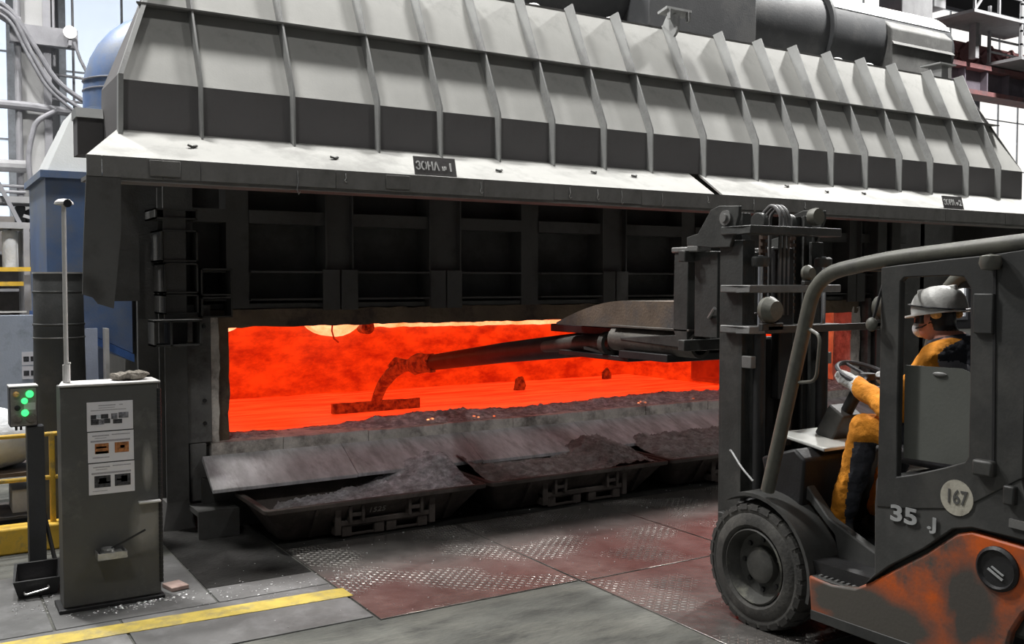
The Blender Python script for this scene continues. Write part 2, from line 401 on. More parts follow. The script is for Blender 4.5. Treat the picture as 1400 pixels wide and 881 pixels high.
# walls, roof, glazing
struct('wall_back', MB().box(-8, 46, 24, 24.4, 0, 14), M['wall'])
struct('wall_left', MB().box(-8.4, -8, -8, 24.4, 0, 14), M['wall'])
struct('wall_right', MB().box(46, 46.4, -8, 24.4, 0, 14), M['wall'])
struct('wall_front', MB().box(-8, 46, -8.4, -8, 0, 14), M['wall'])
struct('ceiling', MB().box(-8.4, 46.4, -8.4, 24.4, 14, 14.3), M['ceil'])
def window(n, x0, x1, z0, z1, nx, nz, m):
    y = 23.98
    o = thing('window_%d' % n, None, None, ((x0+x1)/2, y, z0), kind='structure')
    f = MB()
    f.box(x0-.1, x0+.04, y-.14, y, z0-.1, z1+.1).box(x1-.04, x1+.1, y-.14, y, z0-.1, z1+.1)
    f.box(x0+.04, x1-.04, y-.14, y, z0-.1, z0+.04).box(x0+.04, x1-.04, y-.14, y, z1-.04, z1+.1)
    f.build('window_frame', M['mullion'], o)
    dx = (x1-x0)/nx; dz = (z1-z0)/nz
    g = MB()
    for i in range(1, nx): g.box(x0+i*dx-.025, x0+i*dx+.025, y-.10, y-.02, z0, z1)
    for k in range(1, nz): g.box(x0, x1, y-.09, y-.02, z0+k*dz-.02, z0+k*dz+.02)
    g.build('glazing_bars', M['mullion'], o)
    pm = MB().box(-dx/2+.02, dx/2-.02, -.012, .012, -dz/2+.02, dz/2-.02).mesh('pane'); pm.materials.append(m)
    for i in range(nx):
        for k in range(nz):
            piece('pane', pm, o, (x0+(i+.5)*dx, y-.03, z0+(k+.5)*dz))
window(1, -6.5, 1.9, 1.2, 12.6, 7, 6, M['pane'])
window(2, 3.0, 10.4, 2.6, 12.6, 6, 5, M['pane'])
window(3, 20.4, 27.8, 2.6, 12.6, 6, 5, M['pane'])
window(4, 28.6, 36.4, .45, 12.6, 6, 6, M['pane_warm'])
window(5, 37.0, 45.4, .45, 12.6, 6, 6, M['pane_warm'])

# lamps over the hood, plus unseen fill lamps for far bays and foreground
for i, (x, y, z, wt) in enumerate(LAMPS):
    t = thing('unseen_lamp', ['high bay lamp over the right end of the hood', 'high bay lamp over the left end of the hood', 'high bay lamp over the middle of the hood',
              'unseen fill lamp added over the left far bay', 'unseen fill lamp added over the right far bay', 'unseen fill lamp added on the cabinet side of the foreground', 'unseen fill lamp added on the forklift side of the foreground'][i], 'lamp', (x, y, z), 'high bay lamps under the roof')
    MB().lathe([(.10,.75),(.14,.70),(.15,.45),(.34,.16),(.38,.02),(.36,.02),(.32,.14),(.12,.40)], (x,y,z), n=20).build('reflector', M['steelgrey'], t)
    MB().tube([(x,y,z+.72),(x,y,13.98)], .02, 8).build('suspension_rod', M['steelgrey'], t)
    ld = bpy.data.lights.new('lamp_light', 'AREA'); ld.shape = 'DISK'; ld.size = 1.0; ld.energy = wt; ld.color = (1, .985, .96); ld.spread = R(165)
    lo = bpy.data.objects.new('lamp_light', ld); COL.objects.link(lo); lo.parent = t; lo.location = (0, 0, .0)

# ================================================================ fume hood
hood = thing('fume_hood', 'long pale grey ribbed steel hood over the furnace mouth', 'hood', (6.4, 7.4, 0))
RX = [1.74,2.40,3.07,3.61,4.15,4.69,5.24,5.77,6.42,7.11,7.67,8.20,8.74,9.31,9.86,10.53,11.17]
def xl(z): return 1.20 if z < 3.26 else 1.20 + (z-3.26)*.37
def xr(z): return 11.75 if z < 3.26 else 11.75 - (z-3.26)*.48
PF = [(6.98,2.92),(6.98,3.26),(7.26,3.84),(7.55,4.43)]   # (y, z) of the skin
def panel(name, xa, xb, k, m):
    (ya,za),(yb,zb) = PF[k], PF[k+1]
    t = .012
    ny, nz_ = (zb-za), -(yb-ya); l = math.hypot(ny, nz_); ny, nz_ = ny/l*t, nz_/l*t
    e = .0015
    def xx(i, z): 
        if i < 0: return xl(z)
        if i >= len(RX): return xr(z)
        return RX[i]
    a0, a1, b0, b1 = xx(xa,za)+e, xx(xb,za)-e, xx(xa,zb)+e, xx(xb,zb)-e
    mb = MB().hexa([(a0,ya,za),(a1,ya,za),(a1,ya+ny,za+nz_),(a0,ya+ny,za+nz_)], [(b0,yb,zb),(b1,yb,zb),(b1,yb+ny,zb+nz_),(b0,yb+ny,zb+nz_)])
    return mb.build(name, m, hood, smooth=False, origin=((a0+a1)/2, ya, za))
for i in range(-1, len(RX)):
    panel('front_panel', i, i+1, 0, M['hood_band'])
    panel('slope_panel', i, i+1, 1, M['hood'])
    panel('slope_panel', i, i+1, 2, M['hood'])
# ribs
rib_poly = [(6.90,2.882),(6.90,3.28),(7.14,3.82),(7.425,4.46),(7.55,4.445),(7.545,4.425),(7.262,3.845),(6.982,3.265),(6.982,2.925)]
rm = MB().prism([(y-6.9, z) for y,z in rib_poly], 'x', -.007, .007).mesh('rib'); rm.materials.append(M['rib'])
for x in RX: piece('rib', rm, hood, (x, 6.9, 0))
# angled end plates
for s, fx in ((-1, xl), (1, xr)):
    ep = MB()
    pf = [(6.90,2.882),(6.90,3.28),(7.14,3.82),(7.425,4.44)]; pb = [(7.60,2.882),(7.60,3.28),(7.36,3.82),(7.52,4.44)]
    vs = []
    if s > 0: pf = [(y+.09, z) for y, z in pf]
    for (y,z),(y2,z2) in zip(pf, pb):
        x = fx(z); vs += [(x-.008,y,z),(x+.008,y,z),(x+.008,y2,z2),(x-.008,y2,z2)]
    fs = []
    for k in range(3):
        o = 4*k
        for i in range(4): fs.append((o+i, o+(i+1)%4, o+4+(i+1)%4, o+4+i))
    fs += [(3,2,1,0),(12,13,14,15)]
    ep.add(vs, fs).build('end_plate', M['hood_band'], hood, smooth=False)
    piece('rib', rm, hood, (fx(2.9)+.012*(-s), 6.9, 0), (0, 0, 0)) if False else None
ed_ = MB()
pf = [(y-.09, z) for y, z in pf]
for (y,z),(y2,z2) in zip(pf, pf[1:]):
    ed_.hexa([(xl(z)-.012,y-.004,z),(xl(z)+.02,y-.004,z),(xl(z)+.02,y+.05,z),(xl(z)-.012,y+.05,z)], [(xl(z2)-.012,y2-.004,z2),(xl(z2)+.02,y2-.004,z2),(xl(z2)+.02,y2+.05,z2),(xl(z2)-.012,y2+.05,z2)])
ed_.build('end_rib', M['rib'], hood, smooth=False)
# middle ledge running along the ribs
MB().hexa([(1.36,7.135,3.822),(11.5,7.135,3.822),(11.5,7.30,3.835),(1.42,7.30,3.835)], [(1.36,7.135,3.834),(11.5,7.135,3.834),(11.5,7.30,3.847),(1.42,7.30,3.847)]).build('ledge', M['hood_dark'], hood, smooth=False)
# top of the hood
MB().hexa([(1.62,7.54,4.40),(11.2,7.54,4.40),(11.2,9.0,4.40),(2.3,9.0,4.40)], [(1.62,7.54,4.43),(11.2,7.54,4.43),(11.2,9.0,4.46),(2.3,9.0,4.46)]).build('top_plate', M['hood_dark'], hood)
MB().box(2.35, 11.1, 8.95, 9.0, 3.65, 4.4).build('back_plate', M['hood_dark'], hood)
# sloping skirt in two halves with the open joint between the zones
def skirt(a0, a1, b0, b1):
    t = .02
    MB().hexa([(a0,6.5,2.66),(a1,6.5,2.66),(b1,6.985,2.905),(b0,6.985,2.905)], [(a0,6.5,2.66+t),(a1,6.5,2.66+t),(b1,6.985,2.925),(b0,6.985,2.925)]).build('skirt_panel', M['hood'], hood, smooth=False)
skirt(.93, 6.16, 1.2, 6.27); skirt(6.26, 12.05, 6.40, 11.75)
# lip: vertical front strip in lengths, welded joints visible
lx = [.93,1.02,1.38,1.62,2.55,3.75,4.4,5.3,6.2,7.3,8.4,9.5,10.6,12.05]
for a, b in zip(lx, lx[1:]):
    d = random.uniform(-.003, .003)
    MB().box(a+.002, b-.002, 6.485+d, 6.50, 2.555+random.uniform(-.004,.004), 2.682).build('lip_plate', M['hood_dark'], hood, smooth=False, origin=((a+b)/2,6.49,2.6))
# small plates tacked on the lip
for x in (1.30, 2.93): MB().box(x, x+.19, 6.472, 6.482, 2.57, 2.67).build('patch_plate', M['hood_dark'], hood, bevel=.003)
# lower flange of the lip turning back under the hood, and hanging end panels
MB().box(.93, 12.05, 6.50, 6.72, 2.53, 2.555).build('lip_flange', M['hood_dark'], hood)
MB().prism([(.93,2.56),(1.13,2.56),(1.125,2.2),(1.075,1.73),(.985,1.76),(.955,1.80),(.895,1.82),(.91,2.2)], 'y', 6.49, 6.51).build('hanging_panel', M['beam'], hood, smooth=False)
MB().box(11.82, 12.05, 6.49, 6.51, 1.76, 2.56).build('hanging_panel', M['hood_dark'], hood)
MB().box(1.25, 1.49, 7.86, 7.9, 1.75, 2.9).build('side_sheet', M['soot'], hood)  # dark sheet added to stand for the black shade inside the hood
MB().box(11.93, 11.985, 6.75, 8.02, 2.42, 2.9).build('side_sheet', M['soot'], hood)
# side box stub behind the left end plate
MB().box(1.02, 1.19, 7.5, 7.7, 2.80, 3.06).build('side_box', M['hood_band'], hood, smooth=False)
MB().prism([(7.47,3.06),(7.5,3.13),(7.7,3.13),(7.7,3.06)], 'x', 1.01, 1.19).build('side_box_lit_top', M['rib'], hood, smooth=False)  # paler top piece, the box's lit top put into its colour
# lifting bracket on the joint rib
bk = MB()
bk.prism([(7.36,4.30),(7.30,4.36),(7.30,4.50),(7.45,4.54),(7.52,4.45)], 'x', 6.405, 6.435)
bk.obox((6.42, 7.36, 4.535), (.32, .14, .025), (R(-12), 0, 0))
bk.obox((6.30, 7.30, 4.49), (.02, .05, .09)).obox((6.54, 7.30, 4.49), (.02, .05, .09))
bk.build('lifting_bracket', M['rib'], hood, smooth=False)
# wire hooks hanging from the lip
for x, l in ((2.27,.13),(2.62,.05),(3.72,.07),(4.55,.07),(4.83,.07),(5.08,.09),(5.52,.09),(6.05,.05),(6.62,.09),(7.3,.05)):
    p = [(x, 6.478, 2.66), (x+.004, 6.474, 2.66-l*.6), (x-.006, 6.473, 2.66-l), (x+.006, 6.474, 2.66-l*1.25), (x+.018, 6.474, 2.66-l*1.1)]
    MB().tube(p, .0035, 5).build('wire_hook', M['zinc'], hood)
# dents / burnt marks on the skirt: short curled metal flakes
for x in (1.62, 2.62, 5.02, 5.45, 4.0, 7.4, 7.9, 8.5):
    t = random.uniform(.35,.75); y = 6.5+.48*t; z = 2.68+.245*t+.012
    MB().obox((x,y,z), (.05,.018,.012), (R(27), R(12), random.uniform(-.6,.6))).obox((x+.03,y+.01,z+.004), (.03,.012,.012), (R(27), R(-15), .5)).build('splash_flake', M['soot'], hood)

# zone signs on the skirt
def zone_sign(x, txt, wd, label):
    t = thing('zone_sign', label, 'sign', (x, 6.46, 2.60))
    o = MB().box(-wd/2, wd/2, -.004, .004, -.088, .088).mesh('board'); o.materials.append(M['signbg'])
    ang = R(-14)
    loc = Vector((x, 6.535, 2.745))
    bq = piece('board', o, t, loc, (ang, 0, 0))
    def at(dx, dz, dy=-.0055): 
        return loc + Matrix.Rotation(ang, 3, 'X') @ Vector((dx, dy, dz))
    lettering('ЗОНΛ', .088, M['signtx'], t, at(-.066, .012), (R(90)+ang, 0, 0), .80, bold=.0022)
    lettering('№', .045, M['signtx'], t, at(.075, .0), (R(90)+ang, 0, 0), .85, bold=.001)
    lettering(txt, .088, M['signtx'], t, at(.128, .012), (R(90)+ang, 0, 0), 1.0, bold=.003)
    for dx, dz in ((-.146,.012),(-.090,.041),(-.090,-.017),(-.036,.012)):
        q = MB().box(-.004, .004, -.002, .002, -.012, .012).mesh('stencil_gap'); q.materials.append(M['signbg'])
        piece('stencil_gap', q, t, at(dx, dz, -.0085), (ang, 0, 0))
zone_sign(3.36, '1', .35, 'dark stencilled zone sign on the hood skirt above the furnace mouth')
zone_sign(9.70, '2', .35, 'dark stencilled zone sign on the hood skirt above the forklift cab')

# ================================================================ flue pipe above the hood
flue = thing('flue_pipe', 'thick dark flue pipe with dusty lit-toned top running above the hood', 'pipe', (9.5, 9.6, 4.43))
def arc_pipe(r0, r1, x0, x1, c, a0, a1, n=18):
    mb = MB(); vs = []
    for x in (x0, x1):
        for r in (r0, r1):
            for i in range(n+1):
                a = a0 + (a1-a0)*i/n
                vs.append((x, c[0]+r*math.cos(a), c[1]+r*math.sin(a)))
    q = n+1; fs = []
    for i in range(n):
        fs += [(i,i+1,q+i+1,q+i), (2*q+i,3*q+i,3*q+i+1,2*q+i+1), (i,2*q+i,2*q+i+1,i+1), (q+i,q+i+1,3*q+i+1,3*q+i)]
    fs += [(0,q,3*q,2*q), (n, 2*q+n, 3*q+n, q+n)]
    return mb.add(vs, fs)
cy, cz = 9.65, 5.35
MB().lathe([(.60,0),(.60,2.35)], (5.0,cy,cz+.1), 'x', 36).build('pipe_run', M['pipe_dark'], flue)
MB().lathe([(.63,0),(.63,3.3)], (7.35,cy,cz), 'x', 36).build('pipe_run', M['pipe_dark'], flue)
MB().lathe([(.60,0),(.60,2.75)], (10.65,cy,cz), 'x', 36).build('pipe_run', M['pipe_dark'], flue)
for x in (7.35, 10.62): MB().lathe([(.63,0),(.70,0),(.70,.05),(.63,.05)], (x,cy,cz), 'x', 36).build('flange', M['pipe_dark'], flue)
arc_pipe(.601, .612, 10.7, 13.38, (cy,cz), R(30), R(150)).build('lit_dust_layer', M['dust_lit_top'], flue, smooth=False)  # pale dust band that also carries the pipe's lit top in its colour
# squared saddle box on the run and drop box at the right end
MB().box(7.25, 8.95, 8.75, 9.25, 4.46, 5.55).box(7.15, 9.05, 8.70, 9.25, 4.46, 4.52).build('saddle_box', M['pipe_dark'], flue, bevel=.01)
MB().prism([(8.98,4.46),(8.98,5.48),(9.12,5.62),(10.2,5.62),(10.2,4.46)], 'x', 11.85, 13.25).build('drop_box', M['pipe_box'], flue, bevel=.02)
MB().prism([(8.94,5.25),(8.98,5.30),(8.98,5.25)], 'x', 11.85, 13.25).build('box_seam', M['pipe_box'], flue)
MB().box(11.2, 13.3, 8.9, 9.0, 4.46, 4.53).build('foot_angle', M['rib'], flue)
for x in (10.0, 10.45, 10.9): MB().box(x, x+.18, 8.98, 9.2, 4.46, 4.62).build('support_block', M['rib'], flue, bevel=.01)
for x in (5.0, 5.9, 9.2, 9.75):
    MB().ell((x, 7.72, 4.46), (.07,.07,.04)).build('dust_lump', M['dust_lit_top'], flue)
# ================================================================ furnace
fur = thing('furnace', 'wide sooty melting furnace with glowing orange open mouth', 'furnace', (6.0, 8.2, 0))
OX0, OX1, OZ0, OZ1 = 2.13, 9.62, .62, 1.525
# shell plates round the mouth
MB().box(1.5, 11.95, 8.0, 8.06, 1.66, 3.6).build('shell_plate', M['soot'], fur)
MB().box(1.5, OX0-.02, 8.0, 8.06, 0, 1.66).build('shell_plate', M['soot'], fur)
MB().box(OX1+.12, 11.95, 8.0, 8.06, 0, 1.66).build('shell_plate', M['soot'], fur)
MB().box(OX0-.02, OX1+.12, 8.0, 8.06, 0, .40).build('shell_plate', M['soot'], fur)
MB().hexa([(1.66,8.06,0),(1.72,8.06,0),(2.0,12.6,0),(1.94,12.6,0)], [(1.66,8.06,3.6),(1.72,8.06,3.6),(2.0,12.6,3.6),(1.94,12.6,3.6)]).build('side_plate', M['soot'], fur)
MB().box(11.2, 11.28, 8.0, 12.6, 0, 3.6).build('side_plate', M['soot'], fur)
MB().box(1.94, 11.28, 12.6, 12.68, 0, 3.6).build('rear_plate', M['soot'], fur)
MB().box(1.98, 11.28, 8.06, 12.6, 3.52, 3.6).build('roof_plate', M['soot'], fur)
# chamber
BZ = .43
def grid(nx, ny, fn):
    vs = [fn(i/nx, j/ny) for j in range(ny+1) for i in range(nx+1)]
    fs = [(j*(nx+1)+i, j*(nx+1)+i+1, (j+1)*(nx+1)+i+1, (j+1)*(nx+1)+i) for j in range(ny) for i in range(nx)]
    return MB().add(vs, fs)
def rough(x, y, z): return .035*noise.fractal(Vector((x*2.2,y*2.2,z*2.2)), 1.0, 2.0, 5)
grid(120, 16, lambda u,v: (1.98+7.8*u, 12.1+rough(u*8,0,v*2)*1.6, .2+1.6*v)).build('chamber_back', M['wall_hot'], fur)
MB().box(2.0, 9.9, 12.3, 12.5, .1, 1.9).build('chamber_lining', M['refr_brown'], fur)
grid(30, 16, lambda u,v: (2.0+rough(u*4,3,v*2), 8.1+4.2*u, .2+1.6*v)).build('chamber_side', M['wall_hot'], fur)
# right side wall with the square recess
def side(y0,y1,z0,z1): return grid(max(4,int((y1-y0)*9)), max(4,int((z1-z0)*9)), lambda u,v: (9.66+rough(7,(y0+(y1-y0)*u),(z0+(z1-z0)*v))*.8, y0+(y1-y0)*u, z0+(z1-z0)*v))
for a in ((8.1,10.0,.2,1.8),(10.6,12.3,.2,1.8),(10.0,10.6,.2,.5),(10.0,10.6,.93,1.8)): side(*a).build('chamber_side', M['wall_hot'], fur)
MB().box(9.63, 10.15, 9.97, 10.0, .48, .95).box(9.63, 10.15, 10.6, 10.63, .48, .95).box(9.63, 10.15, 10.0, 10.6, .93, .96).box(9.63, 10.15, 10.0, 10.6, .46, .5).box(10.12,10.15,10.0,10.6,.5,.93).build('wall_recess', M['recess'], fur)
MB().box(2.0, 9.9, 8.06, 12.4, 1.78, 1.9).build('chamber_roof', M['recess'], fur)
grid(150, 60, lambda u,v: (1.98+7.8*u, 8.05+4.3*v, BZ + .006*noise.noise(Vector((u*30, v*40, 0))))).build('molten_bath', M['bath'], fur)
# burner ports and hot arch along the top of the rear wall
for x, rx, z in ((4.62,.44,1.58), (3.12,.44,1.66), (2.42,.3,1.62)):
    MB().lathe([(rx,0),(rx,-.30),(rx*.8,-.34),(rx*.74,-.05),(0,-.04)], (x,12.08,z+.05), 'y', 28).build('burner_port', M['hot'], fur)
MB().lathe([(.09,0),(.09,-.18),(.06,-.18),(.05,0)], (5.06,11.95,1.30), 'y', 16).build('burner_nozzle', M['rake_hot'], fur)
MB().tube([(4.56,11.74,1.38),(4.545,11.73,1.27),(4.57,11.72,1.17),(4.63,11.72,1.12)], .012, 6).build('port_crack', M['recess'], fur)
def wavy(u, v): return (5.25+4.3*u, 12.02-.03*v, 1.285 + .5*v + .02*noise.noise(Vector((u*25,1,0)))*(1-v) - .03*u)
grid(90, 2, wavy).build('hot_arch', M['hot'], fur)
# lumps floating in the bath
for x, y, s in ((6.98, 11.1, .09), (8.9, 11.7, .07)):
    mb = MB().ell((x,y,BZ+.05), (s,s*.8,s*1.5), 14, 10)
    mb.v = [tuple(Vector(p)*(1)+Vector((rough(*[c*4 for c in p]),0,rough(p[1]*5,p[0]*5,p[2]*5)))) for p in mb.v]
    mb.build('floating_lump', M['rake_hot'], fur)
# refractory frame of the mouth
def rough_box(x0,x1,y0,y1,z0,z1,n,amp,m,name,par=None):
    sx, sy, sz = x1-x0, y1-y0, z1-z0
    L = max(sx,sz); 
    nx = max(2,int(sx/n)); nz = max(2,int(sz/n)); ny = max(2,int(sy/n))
    bm = bmesh.new()
    def face(fn, a, b):
        g = {}
        for i in range(a+1):
            for j in range(b+1): g[i,j] = bm.verts.new(fn(i/a, j/b))
        for i in range(a):
            for j in range(b): bm.faces.new((g[i,j],g[i+1,j],g[i+1,j+1],g[i,j+1]))
    face(lambda u,v:(x0+sx*u,y0,z0+sz*v),nx,nz); face(lambda u,v:(x0+sx*u,y1,z0+sz*v),nx,nz)
    face(lambda u,v:(x0+sx*u,y0+sy*v,z0),nx,ny); face(lambda u,v:(x0+sx*u,y0+sy*v,z1),nx,ny)
    face(lambda u,v:(x0,y0+sy*u,z0+sz*v),ny,nz); face(lambda u,v:(x1,y0+sy*u,z0+sz*v),ny,nz)
    bmesh.ops.remove_doubles(bm, verts=bm.verts, dist=1e-4)
    c = Vector(((x0+x1)/2,(y0+y1)/2,(z0+z1)/2))
    for v in bm.verts:
        p = v.co*7
        v.co += Vector((noise.fractal(p,1,2,4), noise.fractal(p+Vector((9,0,0)),1,2,4), noise.fractal(p+Vector((0,9,0)),1,2,4)))*amp
    bmesh.ops.recalc_face_normals(bm, faces=bm.faces)
    mb = MB(); bm.verts.index_update()
    mb.add([v.co[:] for v in bm.verts], [[v.index for v in f.verts] for f in bm.faces]); bm.free()
    return mb.build(name, m, par or fur, ang=50)
rough_box(2.0, 9.75, 7.80, 8.12, 1.53, 1.675, .05, .014, M['refr_brown'], 'mouth_lintel')
rough_box(2.03, 2.15, 7.80, 8.12, .58, 1.60, .05, .012, M['refr_brown'], 'mouth_jamb')
rough_box(1.985, 2.05, 7.72, 8.0, .55, 1.62, .05, .012, M['refr'], 'jamb_edge')
rough_box(9.62, 9.78, 7.80, 8.12, .58, 1.60, .05, .012, M['refr'], 'mouth_jamb')
rough_box(9.585, 9.64, 8.06, 8.5, .58, 1.60, .05, .012, M['hot_jamb'], 'jamb_brick')
# bolted cast jamb plates and columns on the left
jp = MB().box(1.80, 1.985, 7.70, 7.76, .64, 1.72).build('jamb_plate', M['jamb'], fur, bevel=.006)
bm_ = MB().lathe([(.0,-.018),(.014,-.018),(.016,0)], (0,0,0), 'y', 8).mesh('bolt'); bm_.materials.append(M['black'])
for x, z in ((1.93,.79),(1.93,.97),(1.93,1.55)): piece('bolt', bm_, jp, (x,7.70,z))
MB().box(1.81, 1.94, 7.70, 7.80, .18, .635).build('jamb_block', M['jamb'], fur, bevel=.006)
MB().box(1.945, 2.0, 7.74, 7.80, .25, .60).build('jamb_block', M['soot'], fur)
def column(x0, x1, zt):
    mb = MB().box(x0, x1, 7.62, 7.64, .2, zt).box(x0, x1, 7.82, 7.84, .2, zt).box((x0+x1)/2-.01, (x0+x1)/2+.01, 7.64, 7.82, .2, zt)
    c = mb.build('buckstay', M['beam'], fur)
    MB().hexa([(x0-.04,7.58,0),(x1+.04,7.58,0),(x1+.04,7.9,0),(x0-.04,7.9,0)], [(x0,7.62,.21),(x1,7.62,.21),(x1,7.86,.21),(x0,7.86,.21)]).build('foot', M['beam'], c)
column(1.62, 1.785, 2.62); column(9.86, 10.02, 2.62); column(10.12, 10.28, 2.62)
MB().box(9.80, 9.86, 7.70, 7.80, .3, 1.7).build('jamb_plate', M['jamb'], fur, bevel=.006)
# open box bracket on the column
bb = MB()
for z in (1.42, 1.60): bb.box(1.50, 1.84, 7.40, 7.62, z, z+.014)
for x in (1.50, 1.615, 1.826): bb.box(x, x+.014, 7.40, 7.62, 1.42, 1.61)
bb.build('box_bracket', M['soot'], fur)
# left lattice of cells
for x0, x1, z0, z1 in ((1.56,1.87,2.37,2.45),(1.60,1.87,2.05,2.29),(1.62,1.87,1.81,2.04),(1.62,1.87,1.65,1.80),(1.89,2.13,1.79,2.0),(1.89,2.13,1.62,1.78)):
    t = .012; m_ = MB()
    m_.box(x0,x1,7.60,7.98,z0,z0+t).box(x0,x1,7.60,7.98,z1-t,z1).box(x0,x0+t,7.60,7.98,z0,z1).box(x1-t,x1,7.60,7.98,z0,z1)
    m_.build('stiffener_cell', M['soot'], fur)
# stiffener posts and rails above the mouth
for x0, x1 in ((1.76,1.88),(2.14,2.32),(2.95,3.20),(3.92,4.24),(4.92,5.11),(5.84,6.14),(6.92,7.10),(7.82,8.12),(8.80,9.0),(9.50,9.72)):
    wide = x1-x0 > .22
    mb = MB().box(x0, x1, 7.80, 8.0, 1.68, 3.5)
    if wide: mb.box(x0, x0+.012, 7.74, 7.80, 1.68, 3.5).box(x1-.012, x1, 7.74, 7.80, 1.68, 3.5)
    p_ = mb.build('stiffener_post', M['beam'], fur)
    if wide:
        c_ = (x0+x1)/2
        for s in (-1, 1): MB().box(c_+s*.082-.075, c_+s*.082+.075, 7.72, 7.738, 1.66, 2.0).build('splice_plate', M['beam'], p_, bevel=.004)
PX = [1.88,2.14,2.32,2.95,3.20,3.92,4.24,4.92,5.11,5.84,6.14,6.92,7.10,7.82,8.12,8.80,9.0,9.50]
for a, b in zip(PX[::2], PX[1::2]):
    pass
sp = [(1.88,2.14),(2.32,2.95),(3.20,3.92),(4.24,4.92),(5.11,5.84),(6.14,6.92),(7.10,7.82),(8.12,8.80),(9.0,9.50),(9.72,10.6)]
for a, b in sp:
    MB().box(a,b,7.78,8.0,2.37,2.385).box(a,b,7.78,7.80,2.385,2.46).box(a,b,7.78,8.0,2.46,2.475).build('stiffener_rail', M['beam'], fur)
    for z in (1.97, 1.745): MB().box(a, b, 7.74, 8.0, z, z+.016).build('stiffener_rail', M['beam'], fur)
    MB().box(a, b, 7.82, 7.84, 1.68, 1.72).build('stiffener_rail', M['beam'], fur)
# sill: concrete nose blocks, sloping apron plates
nx = [1.97,2.55,3.3,4.02,4.75,5.55,6.35,7.2,8.1,9.0,9.72]
for a, b in zip(nx, nx[1:]):
    d = random.uniform(-.006,.006)
    rough_box(a+.004, b-.004, 7.68+d, 8.1, .50, .625+d, .06, .006, M['refr'], 'sill_block')
ax = [1.90,3.05,4.2,5.45,6.6,7.75,8.9,9.8]
for i, (a, b) in enumerate(zip(ax, ax[1:])):
    d = random.uniform(-.01,.008); sk = .05
    MB().hexa([(a-sk+.003,7.20+d,.335+d*.5),(b-sk-.003,7.20+d,.335+d*.5),(b-.003,7.72,.50),(a+.003,7.72,.50)],
              [(a-sk+.003,7.195+d,.365+d*.5),(b-sk-.003,7.195+d,.365+d*.5),(b-.003,7.68,.535),(a+.003,7.68,.535)]).build('apron_plate', M['apron'], fur, bevel=.004, smooth=False)
MB().box(1.85, 9.8, 7.45, 7.52, .0, .40).build('base_wall', M['soot'], fur)
MB().box(1.75, 2.05, 7.2, 7.5, .17, .21).box(1.75, 2.05, 7.2, 7.23, .0, .17).build('base_step', M['soot'], fur)
# crust of dross along the sill
def crust(u, v):
    x = 2.12 + 7.5*u; y = 7.74 + .62*v
    e = max(0, 1-abs(v-.45)/.5)
    a = .02 + .055*min(1, max(0, (x-3.2)/.8)) + .02*math.sin(x*2.1)
    if x < 2.9: a = max(a, .05*(2.9-x)/.8)
    z = .60 + e**.6*(a + .042*abs(noise.fractal(Vector((x*5, y*6, 0)), 1, 2, 6)) + .014*noise.noise(Vector((x*34,y*34,4)))) - (.17*max(0,(v-.75))/.25)
    return (x, y, z)
tag(grid(620, 40, crust).build('sill_crust', M['crust'], fur, ang=180), 'grey broken dross crust along the furnace sill', kind='stuff')
for x, y in ((3.93,7.80),(3.98,7.82),(4.45,7.80),(4.42,7.83),(4.62,7.80),(6.35,7.80),(6.40,7.83),(6.43,7.79),(7.1,7.8)):
    z = crust((x-2.12)/7.5, (y-7.74)/.62)[2]
    MB().ell((x, y, z), (.008+.012*random.random(), .009, .009), 8, 6).build('ember', M['ember'], fur)

